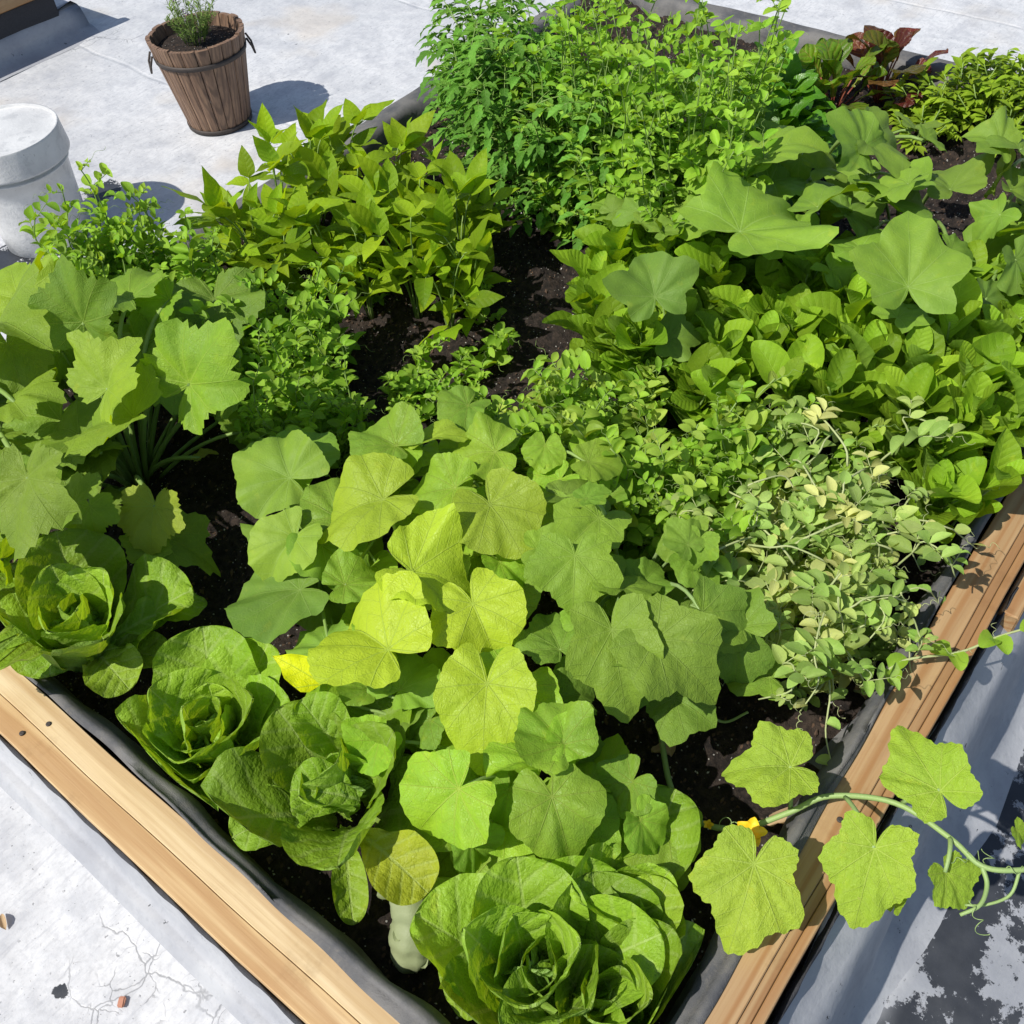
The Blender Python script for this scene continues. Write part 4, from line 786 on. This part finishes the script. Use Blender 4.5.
# ribbed oval leaves
os_=[(575,270),(610,255),(530,300),(575,310),(625,320),(668,262),(670,320),(715,275),(700,340),(640,360),(590,350),(540,340),(752,258),(758,305),(745,360),(800,285),(798,335),(842,300),(850,345),(800,390),(850,395),(888,330),(905,375),(935,315),(948,355),(985,330),(1000,375),(965,395),(905,425),(950,440),(1000,420),(930,480),(970,475),(1010,290),(965,290),(690,385),(1020,330),(740,395),(885,285)]
P_=[oval_proto() for _ in range(6)]
spread(P_,[(a+max(0,(645-a)*.55),b-2) for a,b in os_],.40,'leafy plants in the dense block on the right half of the bed',{0:'bright ribbed oval-leaved plant at the back left corner of its block, by the bare soil',2:'ribbed oval-leaved plant at the left edge of its block, nearest the bare soil',32:'ribbed oval-leaved plant leaning towards the right-hand board','*':'plant with ribbed bright green oval leaves inside the dense block on the right'})
# peas: left front, left middle, sparse seedlings, tangle, back
P_=[pea_proto(.30,.05,n=4,sz_=.95,up_=1) for _ in range(4)]
spread(P_,[(75,235),(110,250),(150,255),(90,290),(135,285),(175,290),(60,262),(205,272),(165,240)],.42,'pea plants in front of the white bucket',{'*':'upright pea plant in the clump rising in front of the white bucket',7:'pea plant with round leaflets in front of the grey far rim, left of the beans'})
spread([pea_proto(.27,.05,n=3,up_=1) for _ in range(4)],[(225,290),(245,320),(275,330),(300,335),(325,360),(265,370),(300,385),(330,395),(235,350),(285,410),(250,395),(318,310,.36),(275,300),(345,385),(210,320)],.38,'pea plants between the zucchini and the bare soil strip',{'*':'light green pea plant in the patch right of the zucchini leaves'})
spread([pea_proto(.11,.03,n=1,sz_=.8) for _ in range(3)],[(400,380,.26),(392,408,.26),(425,402,.26),(458,372,.26),(472,398,.26),(440,385,.26),(490,345,.26),(478,310,.25),(370,290,.25),(210,262,.25),(415,360,.25),(455,410,.26)],.27,'small pea seedlings on the bare soil strip',{'*':'small pea seedling on the bare dark soil strip above the squash leaves'},(.8,1.1))
spread([pea_proto(.26,.09,'pea',.2,4,sz_=1.,up_=1) for _ in range(4)],[(530,385),(560,375),(590,395),(625,410),(570,425),(650,430),(690,415),(730,430),(770,425),(660,465),(720,470),(815,435),(700,500),(640,500),(610,370)],.44,'green pea plants between the oval-leaved block and the squash',{'*':'green pea plant in the band between the oval-leaved block and the squash leaves'})
spread([pea_proto(.23,.12,'peadry',.30,3,sag=1,nodes=5,sz_=.95) for _ in range(5)],[(750,490),(800,480),(850,480),(780,530),(830,520),(868,525),(760,560),(805,570),(842,575),(872,548),(800,615),(832,620),(740,520),(815,648),(780,590),(898,590)],.38,'wilting pea plants in the tangle by the right-hand board',{'*':'pale wilting pea plant in the flopped tangle beside the right-hand board'},(.85,1.1))
spread([pea_proto(.52,.10,'pea',.05,7,tl=.6,sz_=.95) for _ in range(4)],[(560,60),(600,40),(640,60),(680,40),(720,60),(580,20),(660,15),(740,25),(620,95),(700,95),(545,20),(690,130),(740,80),(610,70),(650,85),(700,20),(620,15),(670,75),(730,110)],.66,'tall pea plants at the back of the bed',{'*':'tall light green pea plant standing behind the tomato plants'},(.95,1.1))
spread([tomato_proto() for _ in range(3)],[(475,62),(510,98),(550,105),(470,30),(520,40),(600,110),(630,135),(560,75),(495,80)],.52,'tomato plants in the far corner of the bed',{0:'tomato plant with feathery cut leaves at the left side of the far corner',6:'tomato plant with dark cut leaves leaning over the bare soil beside the pumpkins',3:'tomato plant at the top edge of the photo against the white roof','*':'tomato plant with dark green cut leaves in the middle of the far corner group'},(.85,1.05))
spread([rosette_proto('spinach_plant','','spinach plant',.28,30,.10,.065,'spinach','stem','oval') for _ in range(2)],[(735,75),(770,50),(785,85),(740,120),(715,150),(690,120),(788,45),(760,115)],.46,'spinach plants left of the red chard',{'*':'dark green spinach plant in the bunch left of the red-leaved chard',1:'spinach plant at the back rim, with leaves against the white roof'},(.9,1.1))
spread([rosette_proto('chard_plant','','chard plant',.20,16,.10,.075,'chard','redstem','spoon')],[(836,92)],.30,'chard plants at the far rim',{'*':'green-leaved chard plant with red stalks at the far rim'},(1.05,1.06))
spread([rosette_proto('chard_plant','','chard plant',.20,16,.10,.07,'chard','redstem','spoon',.85)],[(882,82)],.30,'chard plants at the far rim',{'*':'chard plant with dark red leaves right against the far rim'},(1.05,1.06))
spread([rosette_proto('chard_plant','','chard plant',.10,7,.05,.03,'chard','redstem','spoon',.3)],[(818,112,.30)],.30,'chard plants at the far rim',{'*':'small low chard seedling with red stalks in front of the other chards'},(1.05,1.06))
def celery_proto():
    root=plant('seedling','','seedling',(0,0,0)); fb=MB();sb=MB()
    for i in range(14):
        az=U(0,6.28); el=R(U(30,80)); l=U(.07,.13); d=np.array([math.cos(az)*math.cos(el),math.sin(az)*math.cos(el),math.sin(el)]); tube(sb,[d*0,d*l*.5,d*l],.0014,n=4)
        for q in range(7): strip(fb,d*l*(1-.08*q),az+(q-3)*.55,el-.5,el-1.4,U(.025,.045),U(.018,.026),'tomato',3,6,cup=.15,pucker=.03,tint=(U(0,1),U(0,.1),U(.2,1)))
    finish(root,[('stem',sb,M['stem']),('foliage',fb,M['parsley'])],np.zeros(3)); return root
spread([celery_proto() for _ in range(3)],[(930,100),(950,108),(915,100),(975,92),(1000,85),(990,108),(1015,105),(1025,90),(960,95),(1010,122),(925,120)],.30,'young celery plants at the far rim, right of the chard',{'*':'young celery plant with bright small leaves in the row near the far rim'},(.9,1.2))
# white bucket stake

# ---- pea shoot reaching over the right-hand board
sh=at(900,662,.33); sh_g=np.array([sh[0],max(sh[1],.06),SOIL]); sp_=plant('pea_vine','single thin pea shoot stretched across the right-hand board towards the frame edge','pea plant',sh_g); sb=MB(); fb=MB()
pts=smooth_path([sh_g,at(870,690,.30),at(900,662,.33),at(960,652,.34),at(1000,636,.35),at(1050,622,.36)],7); tube(sb,pts,.0026,.0016,6,(.8,0,.5))
for j,c in ((12,.028),(20,.03),(27,.03),(33,.026),(38,.024)):
    if j<len(pts):
        for d in (0,3.1): strip(fb,pts[j],U(0,6.28),.6,-.2,c*1.2,c,'round',4,6,cup=.3,tint=(.8,.1,.6))
        spiral(sb,pts[j],(U(-1,1),U(-1,1),.5),2,.004,.03,.0005)
sb.build('stem',M['pale'],sp_,sh_g); fb.build('foliage',M['pea'],sp_,sh_g)
# dry leaf scraps on the soil
for px,py,l,lab in ((672,752,.045,'pale brown dried leaf on the dark soil at the base of the cucumber plant'),(785,690,.03,'small dry brown leaf on the soil below the pea tangle'),(800,815,.05,'crumpled dry brown leaf on the soil beside the yellow cucumber flower'),(868,702,.04,'dry curled brown leaf beside the loose liner flap')):
    q=at(px,py,SOIL+.02); q[2]=sz(q[0],q[1])+.014; mb=MB(); strip(mb,q*0,U(0,6.28),.3,-.5,l,l*.5,'oval',6,8,cup=.6,rip=.2,pucker=.08,tint=(U(0,1),0,.5)); strip(mb,[.003,.003,0],U(0,6.28),.5,-.7,l*.7,l*.4,'oval',6,8,cup=.8,rip=.2,pucker=.08,tint=(U(0,1),0,.5)); o=mb.build('dry_leaf',M['dry']); o.location=Vector(q); tag(o,lab,'fallen leaf')
#CAMERA
cam=bpy.data.cameras.new('camera'); cam.sensor_width=36; cam.lens=36*F/1024; cam.clip_end=500; cam.clip_start=.02
co=bpy.data.objects.new('camera',cam); col.objects.link(co); scene.camera=co
ex,ey,ez=[np.array([AX[i],AY[i],AZ[i]]) for i in range(3)]
m=np.eye(4); m[:3,0]=ex; m[:3,1]=-ey; m[:3,2]=-ez; m[:3,3]=CAM
co.matrix_world=Matrix(m.tolist())
# sun and sky
EL=R(52); sd=np.array([-.928*math.cos(EL),.372*math.cos(EL),math.sin(EL)])
sl=bpy.data.lights.new('sun','SUN'); sl.energy=4.7; sl.angle=R(.53); sl.color=(1,.955,.88)
so=bpy.data.objects.new('sun',sl); col.objects.link(so); so.rotation_euler=Vector(sd).to_track_quat('Z','Y').to_euler(); so.location=(0,0,6)
w=bpy.data.worlds.new('World'); scene.world=w; w.use_nodes=True; nt=w.node_tree
sk=nt.nodes.new('ShaderNodeTexSky'); sk.sky_type='NISHITA'; sk.sun_disc=False; sk.sun_elevation=EL; sk.sun_rotation=math.atan2(sd[0],sd[1])
nt.links.new(sk.outputs[0],nt.nodes['Background'].inputs[0]); nt.nodes['Background'].inputs[1].default_value=.10
scene.view_settings.view_transform='Standard'; scene.view_settings.look='None'; scene.view_settings.exposure=.18; scene.view_settings.gamma=1
scene.render.resolution_x=1024; scene.render.resolution_y=1024
